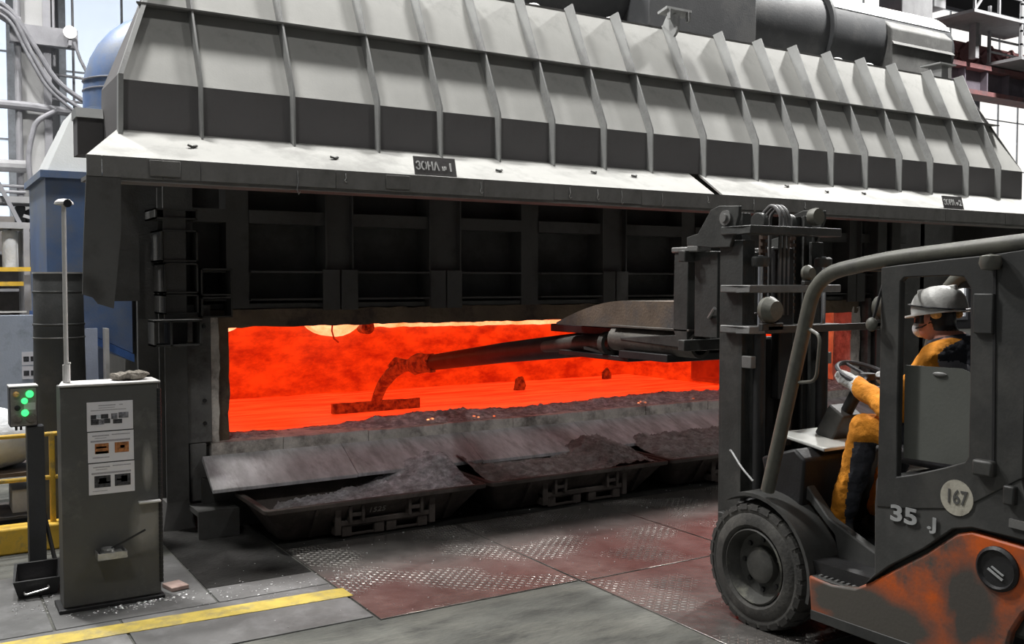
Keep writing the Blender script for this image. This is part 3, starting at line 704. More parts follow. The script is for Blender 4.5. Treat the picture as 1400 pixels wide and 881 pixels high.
# ================================================================ dross pans
def rounded(x0,x1,y0,y1,r,n=4):
    o = []
    for cx, cy, a0 in ((x1-r,y0+r,-90),(x1-r,y1-r,0),(x0+r,y1-r,90),(x0+r,y0+r,180)):
        for k in range(n+1):
            a = R(a0+90*k/n); o.append((cx+r*math.cos(a), cy+r*math.sin(a)))
    return o
def pan(x0, x1, label, chalk=None):
    t = thing('dross_pan', label, 'pan', ((x0+x1)/2, 7.0, 0), 'dross pans under the furnace apron')
    y0, y1, zt = 6.60, 7.36, .295
    mb = MB()
    lo = rounded(x0+.17, x1-.17, y0+.20, y1-.16, .08); hi = rounded(x0, x1, y0, y1, .05)
    li = rounded(x0+.20, x1-.20, y0+.23, y1-.19, .06); hj = rounded(x0+.035, x1-.035, y0+.035, y1-.035, .04)
    n = len(lo)
    vs = [(x,y,.02) for x,y in lo] + [(x,y,zt) for x,y in hi] + [(x,y,zt) for x,y in hj] + [(x,y,.06) for x,y in li]
    fs = [tuple(range(n-1,-1,-1))]
    for k in range(3):
        fs += [(k*n+i, k*n+(i+1)%n, (k+1)*n+(i+1)%n, (k+1)*n+i) for i in range(n)]
    fs.append(tuple(range(3*n, 4*n)))
    mb.add(vs, fs).build('shell', M['pan'], t)
    MB().ring(rounded(x0-.015,x1+.015,y0-.015,y1+.015,.05), rounded(x0+.03,x1-.03,y0+.03,y1-.03,.04), 'z', zt-.03, zt+.005).build('rim', M['pan'], t, bevel=.006)
    # front lifting frame with fork pockets
    fr = MB(); a, b = x0+.52, x1-.42
    fr.box(a, b, y0+.06, y0+.12, .10, .14)
    for x in (a, b-.05): fr.box(x, x+.05, y0+.05, y0+.16, .04, .27)
    fr.build('front_rail', M['pan'], t, bevel=.005)
    for x in (a+.06, b-.40):
        k = MB().box(x, x+.34, y0+.08, y0+.10, .02, .04).box(x, x+.34, y0+.08, y0+.10, .085, .10)
        k.box(x, x+.08, y0+.07, y0+.11, .02, .10).box(x+.26, x+.34, y0+.07, y0+.11, .02, .10)
        k.build('fork_pocket', M['pan'], t, bevel=.004)
    for x in (a+.10, b-.24):
        MB().box(x, x+.025, y0+.02, y0+.10, .13, .25).box(x+.10, x+.125, y0+.02, y0+.10, .13, .25).box(x, x+.125, y0+.03, y0+.06, .17, .20).build('lug', M['pan'], t, bevel=.004)
    for x in (x0+.36, x1-.30): MB().prism([(y0+.02,.265),(y0+.19,.03),(y0+.15,.03),(y0-.01,.265)], 'x', x, x+.02).build('gusset', M['pan'], t)
    if chalk:
        # chalk number on the sloping front
        lettering(chalk, .075, M['chalk'], t, ((x0+x1)/2-.02, y0+.062, .195), (R(90)+R(36), 0, 0), .95)
    return t
pan(2.07, 3.83, 'leftmost rusty dross pan with a chalked number', '1525')
pan(3.89, 5.71, 'middle rusty dross pan heaped with brown dross')
pan(5.77, 7.60, 'rightmost rusty dross pan partly hidden by the forklift mast')

def heap(x0, x1, prof, m, label, seed):
    def fn(u, v):
        x = x0+.04+(x1-x0-.08)*u; y = 6.64+.66*v
        h = prof(x, v)
        ed = min(1, min(u, 1-u)/.03)
        n = noise.fractal(Vector((x*9+seed, y*9, 0)), 1, 2, 7)*.022 + abs(noise.fractal(Vector((x*24, y*24, seed)), 1, 2, 4))*.022
        s = min(x-x0-.035, x1-.035-x, y-6.635, 7.325-y)
        zp = .06 + .235*(1-min(1, max(0, s)/.17))
        z = h + n*(.4+ed*.6)
        return (x, y, z if z > zp else zp-.014)
    o = grid(190, 70, fn).build('dross_heap', m, None, ang=180, origin=((x0+x1)/2, 7.0, .06))
    return tag(o, label, 'dross', kind='stuff')
def sm(a, b, t):
    t = min(1, max(0, (t-a)/(b-a))); return t*t*(3-2*t)
heap(2.07, 3.83, lambda x,v: .205 + .10*sm(2.6,3.6,x) + .16*sm(3.1,3.75,x)*sm(.2,1,v) - .03*sm(.3,0,v) - .09*sm(2.5,2.1,x), M['dross'], 'grey lumpy dross filling the leftmost pan', 3)
heap(3.89, 5.71, lambda x,v: .27 + .12*sm(4.15,3.85,x)*v + .05*sm(.2,.8,v) + .14*sm(4.9,5.3,x)*sm(5.85,5.35,x)*(.3+.7*v) , M['dross_brown'], 'brown powdery dross heaped in the middle pan', 8)
heap(5.77, 7.60, lambda x,v: .27 + .14*v - .04*sm(5.95,5.77,x), M['dross_brown'], 'dark brown dross sloping up behind the rightmost pan', 15)

# ================================================================ skimming rake carried by the forklift
rk = thing('skimming_rake', 'long dark skimming rake reaching into the glowing furnace', 'rake', (4.45, 5.2, 1.3))
mb = MB()
mb.tube([(4.45,5.75,1.455),(4.45,7.3,1.275),(4.45,8.72,1.085)], [.098,.090,.080], 14)
mb.build('boom', M['boom'], rk)
MB().tube([(4.30,5.55,1.455),(4.33,6.05,1.425),(4.36,6.55,1.37)], [.062,.062,.045], 14).build('side_sleeve', M['sleeve'], rk)
MB().lathe([(.055,0),(.085,0),(.085,.05),(.055,.05)], (4.26,5.55,1.455), 'y', 20, True).build('sleeve_ring', M['sleeve'], rk)
# encrusted end, bent stem and blade
mb = MB().tube([(4.45,8.70,1.088),(4.45,8.85,1.07),(4.45,9.05,1.045),(4.45,9.2,1.02)], [.083,.10,.11,.06], 18)
mb.v = [tuple(Vector(p)+Vector((rough(*[c*5 for c in p]), 0, rough(p[1]*5,p[2]*5,p[0]*5)))*1.3) for p in mb.v]
mb.build('encrusted_end', M['rake_hot'], rk)
mb = MB().tube([(4.45,9.1,1.04),(4.45,9.42,1.0),(4.45,9.7,.90),(4.45,9.95,.76),(4.45,10.1,.62),(4.45,10.16,.50)], [.06,.062,.07,.066,.056,.06], 14)
mb.v = [tuple(Vector(p)+Vector((rough(*[c*4 for c in p])*.7, 0, rough(p[1]*4,p[2]*4,p[0]*4)*.7))) for p in mb.v]
mb.build('bent_stem', M['rake_hot'], rk)
MB().tube([(4.42,9.2,1.05),(4.40,9.5,1.06),(4.40,9.66,.98)], [.025,.03,.02], 8).build('stem_splash', M['rake_hot'], rk)
rough_box(3.93, 5.0, 10.13, 10.19, .42, .545, .04, .008, M['rake_hot'], 'blade', rk)
# fork sleeves and mounting at the carriage side
for x in (4.20, 4.70):
    MB().lathe([(.062,0),(.085,0),(.085,.85),(.062,.85)], (x,4.55,1.50), 'y', 20, True).build('fork_sleeve', M['sleeve'], rk)
    MB().box(x-.09, x+.09, 4.56, 5.36, 1.585, 1.60).build('sleeve_top', M['sleeve'], rk, bevel=.003)
MB().box(4.10, 4.80, 4.75, 5.25, 1.38, 1.43).build('tie_plate', M['black'], rk, bevel=.004)
MB().bar((4.22,5.38,1.50),(4.38,5.95,1.40), .03, .06).build('brace', M['sleeve'], rk)
MB().bar((4.68,5.38,1.50),(4.52,5.95,1.40), .03, .06).build('brace', M['sleeve'], rk)
MB().obox((4.33,5.72,1.385), (.11,.30,.022), (R(8),0,R(14))).build('wedge_plate', M['mast_lit'], rk)
MB().box(4.22, 4.68, 5.30, 6.15, 1.34, 1.375).build('under_plate', M['black'], rk, bevel=.004)
MB().box(4.38, 4.52, 5.2, 6.5, 1.50, 1.56).build('boom_spine', M['boom'], rk, bevel=.006)
# curved rust-brown heat shield over the sleeves
hs = []
for k in range(15):
    t = k/14; y = 4.75 + 1.33*t
    z = 1.77 - .01*t - .17*max(0,(t-.42)/.58)**1.6
    hs.append((y, z))
poly = hs + [(y, z-.012) for y, z in reversed(hs)]
MB().prism(poly, 'x', 4.16, 4.74).build('heat_shield', M['rust'], rk)
sd = hs + [(6.08,1.575),(4.75,1.585)]
for x in (4.15, 4.738): MB().prism(sd, 'x', x, x+.012).build('shield_side', M['rust'], rk, smooth=False)
# ================================================================ forklift
FX = 4.42
fk = thing('forklift', 'dirty orange and grey forklift facing the furnace', 'forklift', (FX, 2.9, 0))
def wheel(xo, yc, r, wd, out, name='front_wheel'):
    """xo: outer face x, out: -1 left / +1 right"""
    s = -out
    def H(h): return h*s
    mb = MB()
    prof = [(r*.60,0.02),(r*.66,0.0),(r*.80,.004),(r*.84,.014),(r*.88,.010),(r*.955,.012),(r,.045),(r,wd-.045),(r*.955,wd-.012),(r*.8,wd),(r*.6,wd-.02)]
    mb.lathe([(a, H(h)) for a, h in prof], (xo,yc,r), 'x', 48, True)
    t = mb.build('tyre', M['rubber'], fk)
    lug = MB().hexa([(H(.006),-.030,r*.90),(H(.10),-.030,r*.99),(H(.10),.030,r*.99),(H(.006),.030,r*.90)],
                    [(H(.014),-.028,r*.985),(H(.11),-.028,r*1.03),(H(.11),.028,r*1.03),(H(.014),.028,r*.985)]).mesh('tread_block'); lug.materials.append(M['rubber'])
    lug2 = MB().hexa([(H(wd-.10),-.030,r*.99),(H(wd-.006),-.030,r*.90),(H(wd-.006),.030,r*.90),(H(wd-.10),.030,r*.99)],
                    [(H(wd-.11),-.028,r*1.03),(H(wd-.014),-.028,r*.985),(H(wd-.014),.028,r*.985),(H(wd-.11),.028,r*1.03)]).mesh('tread_block'); lug2.materials.append(M['rubber'])
    n = 26
    for i in range(n):
        for m_, d in ((lug, 0), (lug2, .5)):
            o = bpy.data.objects.new('tread_block', m_); COL.objects.link(o); o.parent = t
            o.location = Vector((xo,yc,r)) - root_loc(t); o.rotation_euler = (2*math.pi*(i+d)/n, 0, 0)
    rm_ = MB().lathe([(r*a, H(h)) for a, h in ((.60,.012),(.575,.006),(.55,.03),(.50,.085),(.30,.10),(.28,.06),(.22,.05),(0.0,.05))], (xo,yc,r), 'x', 40, caps=False).build('rim', M['rim'], fk)
    nut = MB().lathe([(.0,H(-.018)),(.013,H(-.018)),(.015,0)], (0,0,0), 'x', 6).mesh('wheel_nut'); nut.materials.append(M['black'])
    for i in range(8):
        a = 2*math.pi*i/8
        piece('wheel_nut', nut, rm_, (xo+H(.098), yc+r*.40*math.cos(a), r+r*.40*math.sin(a)))
    return t
wheel(3.86, 3.765, .345, .24, -1); wheel(4.98, 3.765, .345, .24, 1)
wheel(3.90, 1.92, .30, .20, -1); wheel(4.94, 1.92, .30, .20, 1)
MB().tube([(3.95,3.765,.345),(4.89,3.765,.345)], .09, 12).build('front_axle', M['black'], fk)
MB().tube([(3.95,1.92,.30),(4.89,1.92,.30)], .07, 12).build('rear_axle', M['black'], fk)

# orange side skirts
arch = [(1.92+.40*math.cos(R(a)), .30+.40*math.sin(R(a))) for a in range(-10, 171, 15)]
sk = [(3.345,.185),(3.365,.405),(3.22,.395),(3.08,.415),(2.98,.475),(2.87,.555),(2.70,.675),(2.55,.80),(2.48,.825),(2.0,.80),(1.45,.80),(1.38,.70),(1.38,.23)] + list(reversed(arch)) + [(2.40,.20)]
for x0, x1 in ((3.85,3.90),(4.94,4.99)):
    MB().prism(sk, 'x', x0, x1).build('side_skirt', M['fk_orange'], fk, bevel=.012)
    MB().prism([(3.345,.185),(3.345,.235),(2.36,.25),(2.40,.185)], 'x', x0-.004, x1+.004).build('sill_strip', M['fk_dark'], fk, bevel=.004)
# frame between the skirts
MB().box(3.92, 4.92, 2.45, 3.36, .19, .39).build('chassis', M['black'], fk)
# grey side cover with number disc
gc = [(3.02,.45),(2.96,.52),(2.965,.86),(2.95,1.0),(2.845,.965),(2.50,1.11),(2.27,1.13),(2.22,.96),(1.45,.93),(1.45,.83),(2.47,.845),(2.56,.82),(2.70,.70),(2.88,.575)]
for x0, x1 in ((3.84,3.90),(4.94,5.0)):
    MB().prism(gc, 'x', x0, x1).build('side_cover', M['fk_grey'], fk, bevel=.008)
MB().bar((3.835,2.30,.905),(3.835,1.46,.885), .012, .035).build('trim_strip', M['mast_lit'], fk)
MB().box(3.90, 4.94, 1.55, 3.02, .40, .97).build('engine_cover', M['fk_dark'], fk, bevel=.03)
MB().prism([(1.55,.25),(1.20,.30),(1.10,.45),(1.12,.95),(1.25,1.02),(1.55,1.0)], 'x', 3.88, 4.96).build('counterweight', M['fk_orange'], fk, bevel=.03)
dsc = MB().lathe([(.078,0),(.078,-.006),(0,-.006)], (3.84,2.54,.962), 'x', 32).build('number_disc', M['disc'], fk)
ROT = (R(90), 0, R(-90))
lettering('167', .088, M['discink'], dsc, (3.8325, 2.54, .962), ROT, .8, bold=.001)
lettering('35', .10, M['decal'], fk, (3.8315, 2.80, .83), ROT, 1.5, bold=.003)
lettering('.J', .075, M['decal'], fk, (3.8315, 2.655, .822), ROT, 1.5, bold=.002)
MB().lathe([(.095,0),(.095,-.012),(.082,-.022),(.074,-.010),(0,-.008)], (3.852,2.355,.695), 'x', 30).build('filler_cap', M['black'], fk)
MB().obox((3.838,2.36,.672), (.006,.075,.008), (R(28),0,0)).obox((3.838,2.35,.688), (.006,.06,.006), (R(28),0,0)).build('cap_mark', M['decal'], fk)
# step, fender, front side body
st = MB().box(3.86, 4.12, 3.05, 3.355, .385, .405).build('step', M['fk_grey'], fk, bevel=.004)
bm2 = MB().box(-.11,.11,-.007,.007,0,.008).mesh('step_bar'); bm2.materials.append(M['mast_lit'])
for k in range(8): piece('step_bar', bm2, st, (3.99, 3.08+k*.034, .405))
for sx in (3.86, 4.74):
    fo = [(3.765+.405*math.cos(R(a)), .345+.405*math.sin(R(a))) for a in range(58, 196, 8)]
    fi = [(3.765+.385*math.cos(R(a)), .345+.385*math.sin(R(a))) for a in range(58, 196, 8)]
    MB().prism(fo+list(reversed(fi)), 'x', sx, sx+.24).build('fender', M['fk_grey'], fk)
    MB().prism([(3.80,.755),(3.66,.84),(3.60,.84),(3.42,.66),(3.05,.515),(3.05,.40),(3.34,.40),(3.38,.58),(3.55,.72),(3.75,.755)], 'x', 4.06 if sx < 4.4 else 4.72, 4.12 if sx < 4.4 else 4.78).build('front_side', M['fk_grey'], fk, bevel=.008)
MB().box(3.90, 4.94, 2.98, 3.62, .40, .47).build('cab_floor', M['black'], fk)
MB().prism([(3.60,.45),(3.80,.70),(3.86,.92),(3.62,1.0),(3.55,.95),(3.58,.6)], 'x', 4.02, 4.82).build('front_cowl', M['black'], fk, bevel=.015)
MB().hexa([(4.14,3.52,.985),(4.62,3.52,.985),(4.62,3.86,1.03),(4.14,3.86,1.03)], [(4.14,3.52,1.005),(4.62,3.52,1.005),(4.62,3.86,1.05),(4.14,3.86,1.05)]).build('dash_top', M['dash'], fk, bevel=.006)
MB().tube([(4.42,3.72,.98),(4.42,3.50,1.355)], .035, 12).build('steering_column', M['black'], fk)
MB().obox((4.42,3.66,1.10), (.16,.12,.20), (R(30),0,0)).build('column_shroud', M['fk_dark'], fk, bevel=.01)
sw = MB(); rr = .165; tm = Matrix.Rotation(R(22), 3, 'X'); cc = Vector((4.42,3.47,1.385)); ptsw = []
for k in range(29):
    a = 2*math.pi*k/28; ptsw.append(cc + tm @ Vector((rr*math.cos(a), rr*math.sin(a), 0)))
sw.tube(ptsw, .014, 8, False)
for a in (90, 210, 330): sw.tube([cc, cc + tm @ Vector((rr*math.cos(R(a)), rr*math.sin(R(a)), 0))], .010, 6)
sw.lathe([(.0,.02),(.04,.015),(.045,-.02),(0,-.02)], cc, 'z', 14)
sw.build('steering_wheel', M['seat'], fk)
MB().tube([(4.62,3.60,1.02),(4.62,3.54,1.20)], .008, 6).ell((4.62,3.535,1.21),(.016,.016,.02),10,8).build('control_lever', M['black'], fk)
# seat
MB().prism([(2.70,.99),(3.20,.99),(3.22,1.04),(3.18,1.085),(2.72,1.06)], 'x', 4.17, 4.67).build('seat_cushion', M['seat'], fk, bevel=.03)
MB().prism([(2.66,1.03),(2.75,1.04),(2.70,1.50),(2.66,1.52),(2.58,1.48),(2.57,1.1)], 'x', 4.19, 4.65).build('seat_back', M['seat'], fk, bevel=.03)
# overhead guard: two bent tubes, roof bars
def bez(pts, n=6):
    """polyline with rounded corners"""
    out = [Vector(pts[0])]
    for a, b, c in zip(pts, pts[1:], pts[2:]):
        a, b, c = Vector(a), Vector(b), Vector(c)
        r = min((a-b).length, (c-b).length)*.38
        p = b + (a-b).normalized()*r; q = b + (c-b).normalized()*r
        for k in range(n+1):
            t = k/n; out.append(p*(1-t)**2 + b*2*t*(1-t) + q*t*t)
    out.append(Vector(pts[-1])); return out
for x in (3.875, 4.965):
    MB().tube(bez([(x,3.67,.78),(x,3.36,1.93),(x,2.95,2.005),(x,1.58,2.12),(x,1.42,.95)]), .037, 14).build('guard_tube', M['fk_guard'], fk)
for y in (2.95,2.72,2.49,2.26,2.03,1.80):
    z = 2.005 + (2.95-y)*.084
    MB().box(3.90, 4.94, y-.03, y+.03, z-.035, z-.012).build('roof_bar', M['fk_dark'], fk, bevel=.004)
MB().box(3.90, 4.94, 3.16, 3.22, 1.95, 1.975).build('roof_bar', M['fk_dark'], fk, bevel=.004)
MB().hexa([(3.90,1.65,2.06),(4.94,1.65,2.06),(4.94,3.0,1.955),(3.90,3.0,1.955)], [(3.90,1.65,2.07),(4.94,1.65,2.07),(4.94,3.0,1.965),(3.90,3.0,1.965)]).build('roof_sheet', M['black'], fk)
# cab side frames with rounded opening
outer = [(2.95,.84),(2.945,1.3),(2.945,1.965),(2.85,1.975),(2.6,1.998),(2.40,2.012),(2.255,2.03),(2.245,1.6),(2.245,1.1),(2.45,.96),(2.6,.90),(2.8,.86)]
inner = [(2.845,1.0),(2.845,1.3),(2.84,1.90),(2.82,1.918),(2.6,1.925),(2.53,1.92),(2.495,1.87),(2.49,1.5),(2.49,1.15),(2.505,1.125),(2.6,1.085),(2.75,1.03)]
MB().ring(outer, inner, 'x', 3.835, 3.875).build('cab_frame', M['fk_dark'], fk, bevel=.006)
outer2 = [(3.60,.98),(3.45,1.4),(3.36,1.93),(3.1,1.975),(2.6,1.998),(2.40,2.012),(2.255,2.03),(2.245,1.6),(2.245,1.1),(2.45,.96),(2.6,.90),(2.8,.86)]
inner2 = [(3.40,1.05),(3.40,1.4),(3.40,1.80),(3.36,1.848),(3.30,1.862),(2.6,1.87),(2.53,1.85),(2.50,1.5),(2.49,1.15),(2.505,1.1),(2.6,1.05),(2.8,1.02)]
MB().ring(outer2, inner2, 'x', 4.965, 5.005).build('cab_frame', M['black'], fk, bevel=.006)
MB().bar((3.832,2.375,1.12),(3.832,2.385,1.98), .004, .012).build('frame_seam', M['black'], fk)
MB().prism([(2.845,1.085),(2.845,1.515),(2.56,1.52),(2.49,1.495),(2.49,1.095)], 'x', 3.885, 3.893).build('side_sheet', M['fk_panel'], fk)
MB().ell((3.882,2.665,1.487),(.008,.036,.011),12,8).build('sheet_grip', M['mast_lit'], fk)
MB().box(3.80, 3.85, 2.36, 2.455, 1.08, 1.15).build('hinge_box', M['fk_dark'], fk, bevel=.012)
MB().box(3.81, 3.85, 2.27, 2.32, .98, 1.06).build('latch', M['fk_dark'], fk, bevel=.008)
for y, z in ((2.47,1.80),): MB().box(3.815, 3.84, y-.09, y, z-.12, z+.05).build('relay_box', M['fk_dark'], fk, bevel=.006)
lp = MB().lathe([(.0,-.04),(.035,-.035),(.045,-.01),(.04,.02),(0,.03)], (3.80,2.385,1.985), 'z', 18).build('marker_lamp', M['fk_guard'], fk)
for x in (3.875, 4.965): MB().tube([(x,1.60,2.06),(x,1.50,1.0)], .03, 10).build('rear_post', M['fk_dark'], fk)
# grab handle on the front pillar, mirror lamps
MB().tube(bez([(3.87,3.40,1.66),(3.84,3.30,1.63),(3.84,3.32,1.40),(3.87,3.46,1.38)]), .009, 8).build('grab_handle', M['fk_guard'], fk)
for c in ((3.80,2.965,1.70),): 
    MB().ell(c, (.022,.03,.033), 14, 10).build('mirror', M['fk_guard'], fk)
    MB().tube([c,(3.85,2.94,1.90)], .007, 6).build('mirror_arm', M['black'], fk)
def work_light(c, s, name='work_light'):
    x,y,z = c
    MB().lathe([(0,-.05*s),(.05*s,-.045*s),(.075*s,.0),(.07*s,.03*s),(0,.03*s)], c, 'y', 18).build(name, M['fk_guard'], fk)
    MB().box(x-.08*s, x+.08*s, y-.02, y+.01, z-.11*s, z-.07*s).build(name+'_bracket', M['fk_dark'], fk, bevel=.004)
work_light((3.935,3.72,1.745), 1.0); work_light((4.16,3.66,1.945), .6); work_light((4.87,3.72,1.745), 1.0)
MB().box(3.90, 4.94, 3.70, 3.73, 1.62, 1.66).build('light_bar', M['fk_dark'], fk, bevel=.003)

# ---------------------------------------------------------------- mast
ms = M['mast']
for s, x in ((1,4.08),(-1,4.76)):
    a, b = (x, x+.10*s)
    lo, hi = min(a,b), max(a,b)
    mb = MB().box(lo, hi, 4.075, 4.10, .10, 2.14).box(lo, hi, 4.235, 4.26, .10, 2.14).box(x if s>0 else x-.02, x+.02 if s>0 else x, 4.10, 4.235, .10, 2.14)
    mb.build('outer_rail', ms, fk, bevel=.004)
    xi = x + .045*s
    mb = MB().box(min(xi,xi+.07*s), max(xi,xi+.07*s), 4.125, 4.14, .2, 2.30).box(min(xi,xi+.07*s), max(xi,xi+.07*s), 4.20, 4.215, .2, 2.30).box(min(xi,xi+.02*s), max(xi,xi+.02*s), 4.14, 4.20, .2, 2.30)
    mb.build('inner_rail', ms, fk, bevel=.003)
    # head plate
    MB().prism([(4.15,2.10),(4.08,2.28),(4.08,2.335),(4.24,2.345),(4.31,2.325),(4.42,2.19),(4.52,2.17),(4.52,2.12),(4.30,2.10)], 'x', min(x-.005*s,x-.03*s), max(x-.005*s,x-.03*s)).build('head_plate', ms, fk, bevel=.004)
    MB().lathe([(.045,0),(.045,-.012*s),(.025,-.012*s),(.025,-.03*s),(0,-.03*s)], (x-.03*s,4.18,2.27), 'x', 18).build('head_pin', M['mast_lit'], fk)
    # lift cylinder
    cx = x + .075*s
    MB().tube([(cx,4.01,.15),(cx,4.01,1.60)], .036, 14).build('lift_barrel', M['black'], fk)
    MB().tube([(cx,4.01,1.60),(cx,4.01,2.05)], .018, 12).build('lift_rod', M['chrome'], fk)
    MB().lathe([(.045,0),(.052,.01),(.052,.05),(.04,.06),(0,.06)], (cx,4.01,1.985), 'z', 14).build('rod_cap', ms, fk)
    MB().box(min(x-.02*s,x+.02*s), max(x-.02*s,x+.02*s), 3.98, 4.08, .50, .62).build('tilt_lug', ms, fk, bevel=.004)
    MB().box(min(x,x+.04*s), max(x,x+.04*s), 4.0, 4.076, 1.40, 1.47).build('cylinder_clamp', M['mast_lit'], fk, bevel=.004)
    MB().tube([(x+.06*s,3.64,.62),(x+.05*s,4.06,.62)], .028, 10).build('tilt_cylinder', M['black'], fk)
for z, h, m_ in ((2.17,.05,ms),(1.835,.045,M['mast_lit']),(1.60,.045,M['mast_lit']),(.42,.12,ms)):
    MB().box(4.035, 4.80, 3.97, 4.075, z, z+h).box(4.035, 4.078, 4.075, 4.21, z, z+h).build('cross_bar', m_, fk, bevel=.006)
for x in (4.30, 4.54):
    MB().box(x-.018, x+.018, 4.13, 4.145, .9, 2.22).build('lift_chain', M['chain'], fk)
    lk = MB().box(-.022,.022,-.012,.012,-.010,.010).mesh('chain_link'); lk.materials.append(M['chain'])
    for k in range(12): piece('chain_link', lk, fk, (x, 4.125, 1.72+k*.04))
    MB().lathe([(.055,-.02),(.06,-.015),(.06,.015),(.055,.02)], (x,4.16,2.25), 'x', 20).build('chain_pulley', ms, fk)
MB().box(4.20, 4.64, 4.20, 4.23, .2, 1.55).build('mast_backplate', M['black'], fk)
MB().box(4.36, 4.48, 4.05, 4.12, 1.2, 2.1).build('hose_guide', M['black'], fk, bevel=.01)
for k in range(3):
    x = 4.36+k*.035
    MB().tube(bez([(x,4.06,1.7),(x,4.05,2.30),(x,4.12,2.36),(x,4.20,2.30),(x,4.20,1.8)]), .011, 8).build('hose', M['hose'], fk)
MB().lathe([(0,-.03),(.05,-.025),(.055,.0),(.05,.03),(0,.035)], (4.66,4.05,2.29), 'y', 16).build('beacon', M['fk_guard'], fk)
# carriage and forks
for x in (4.10, 4.70): MB().box(x, x+.03, 4.30, 4.50, 1.56, 2.08).build('carriage_plate', ms, fk, bevel=.004)
for z in (1.47, 2.02): MB().box(4.02, 4.82, 4.50, 4.56, z, z+.07).build('carriage_bar', ms, fk, bevel=.006)
MB().box(4.12, 4.72, 4.44, 4.50, 1.62, 1.70).build('carriage_bar', ms, fk, bevel=.006)
for x in (4.11, 4.63):
    f_ = MB().prism([(4.57,2.10),(4.70,2.08),(4.71,1.60),(4.69,1.56),(5.25,1.52),(5.25,1.50),(4.60,1.48),(4.575,1.52)], 'x', x, x+.13).build('fork', ms, fk, bevel=.006)
    MB().box(x-.01, x+.14, 4.54, 4.72, 2.08, 2.115).build('fork_hook', M['mast_lit'], f_, bevel=.008)
for x in (4.05, 4.66): MB().box(x, x+.11, 4.42, 4.52, 2.08, 2.12).build('carriage_hook', M['mast_lit'], fk, bevel=.008)
MB().tube([(4.09,4.36,1.68),(4.07,4.29,1.74)], .012, 8).build('locking_pin', M['mast_lit'], fk)
MB().tube(bez([(4.02,4.10,.92),(3.98,4.05,.93),(3.93,3.92,.86),(3.92,3.82,.80)]), .006, 6).build('loose_cable', M['decal'], fk)

# ================================================================ driver
def capsule(mb, pts, rs, n=12, sq=1.0):
    mb.tube(pts, rs, n, True, sq)
    for p, r in ((pts[0], rs[0]), (pts[-1], rs[-1])): mb.ell(p, (r,r,r), 12, 8)
def V(*a): return Vector(a)
bd = MB()
cx = FX
# torso
capsule(bd, [V(cx,2.90,1.16), V(cx,2.90,1.32), V(cx,2.93,1.46), V(cx,2.96,1.545)], [.145,.140,.150,.115], 16)
for s in (-1, 1):
    capsule(bd, [V(cx,2.93,1.555), V(cx+s*.15,2.94,1.53)], [.085,.080])
    bd.ell((cx+s*.06,2.96,1.44), (.10,.14,.13), 14, 10)
    # arms to the wheel
    el = V(cx+s*.25, 3.10, 1.235); sh = V(cx+s*.185,2.94,1.52); hd = V(cx+s*.135, 3.43, 1.345) if s < 0 else V(cx+s*.15, 3.38, 1.335)
    capsule(bd, [sh, (sh+el)/2+V(s*.015,0,0), el], [.078,.070,.062])
    capsule(bd, [el, (el+hd)/2, hd], [.064,.060,.046])
    # gloved hand closed on the rim
    d = (V(cx+s*.13,3.57,1.40)-hd).normalized()
    palm = hd + d*.07
    capsule(bd, [hd, palm], [.038,.042])
    up = V(0,0,1)
    for k in range(4):
        b0 = palm + d*.012 + V(s*(-.030+.021*k), 0, .012)
        l = [.034,.040,.038,.030][k]
        capsule(bd, [b0, b0 + d*l + V(0,0,.012), b0 + d*(l+.016) + V(0,0,-.016), b0 + d*(l-.012) + V(0,0,-.040)], [.0115,.011,.0105,.009], 8)
    tb = palm + V(-s*.040, -.02, .0)
    capsule(bd, [tb, tb + V(-s*.012,.035,.018), tb + V(0,.062,.012)], [.014,.012,.010], 8)
    # legs
    hip = V(cx+s*.09,2.90,1.135); kn = V(cx+s*.155,3.36,1.125) ; an = V(cx+s*.155,3.50,.64)
    capsule(bd, [hip, (hip+kn)/2, kn], [.105,.095,.080])
    capsule(bd, [kn, kn*.55+an*.45+V(0,-.01,0), an], [.080,.078,.068])
    capsule(bd, [an, an+V(0,-.01,-.09)], [.055,.055])
    bd.ell((an.x, an.y+.07, .525), (.048,.135,.050), 14, 8)
    bd.ell((an.x, an.y-.0, .545), (.050,.075,.065), 12, 8)
# neck and head, turned a little towards the furnace
capsule(bd, [V(cx,2.97,1.56), V(cx,3.01,1.65)], [.066,.060])
hc = V(cx, 3.055, 1.715)
bd.ell(hc, (.076,.098,.112), 20, 16)
bd.ell(hc+V(0,.035,-.055), (.058,.068,.060), 16, 12)      # jaw
bd.ell(hc+V(0,.100,-.022), (.014,.026,.026), 10, 8)       # nose
bd.ell(hc+V(0,.088,-.070), (.026,.014,.010), 10, 8)       # lips
for s in (-1, 1):
    bd.ell(hc+V(s*.076,-.004,-.012), (.012,.020,.032), 10, 8)
    bd.ell(hc+V(s*.032,.086,.010), (.016,.010,.010), 10, 8)
src = bpy.data.objects.new('person_src', bd.mesh('person_src')); COL.objects.link(src)
rmod = src.modifiers.new('r', 'REMESH'); rmod.mode = 'VOXEL'; rmod.voxel_size = .0085
smod = src.modifiers.new('s', 'SMOOTH'); smod.factor = .5; smod.iterations = 4
dg = bpy.context.evaluated_depsgraph_get()
pm = bpy.data.meshes.new_from_object(src.evaluated_get(dg)); bpy.data.objects.remove(src)
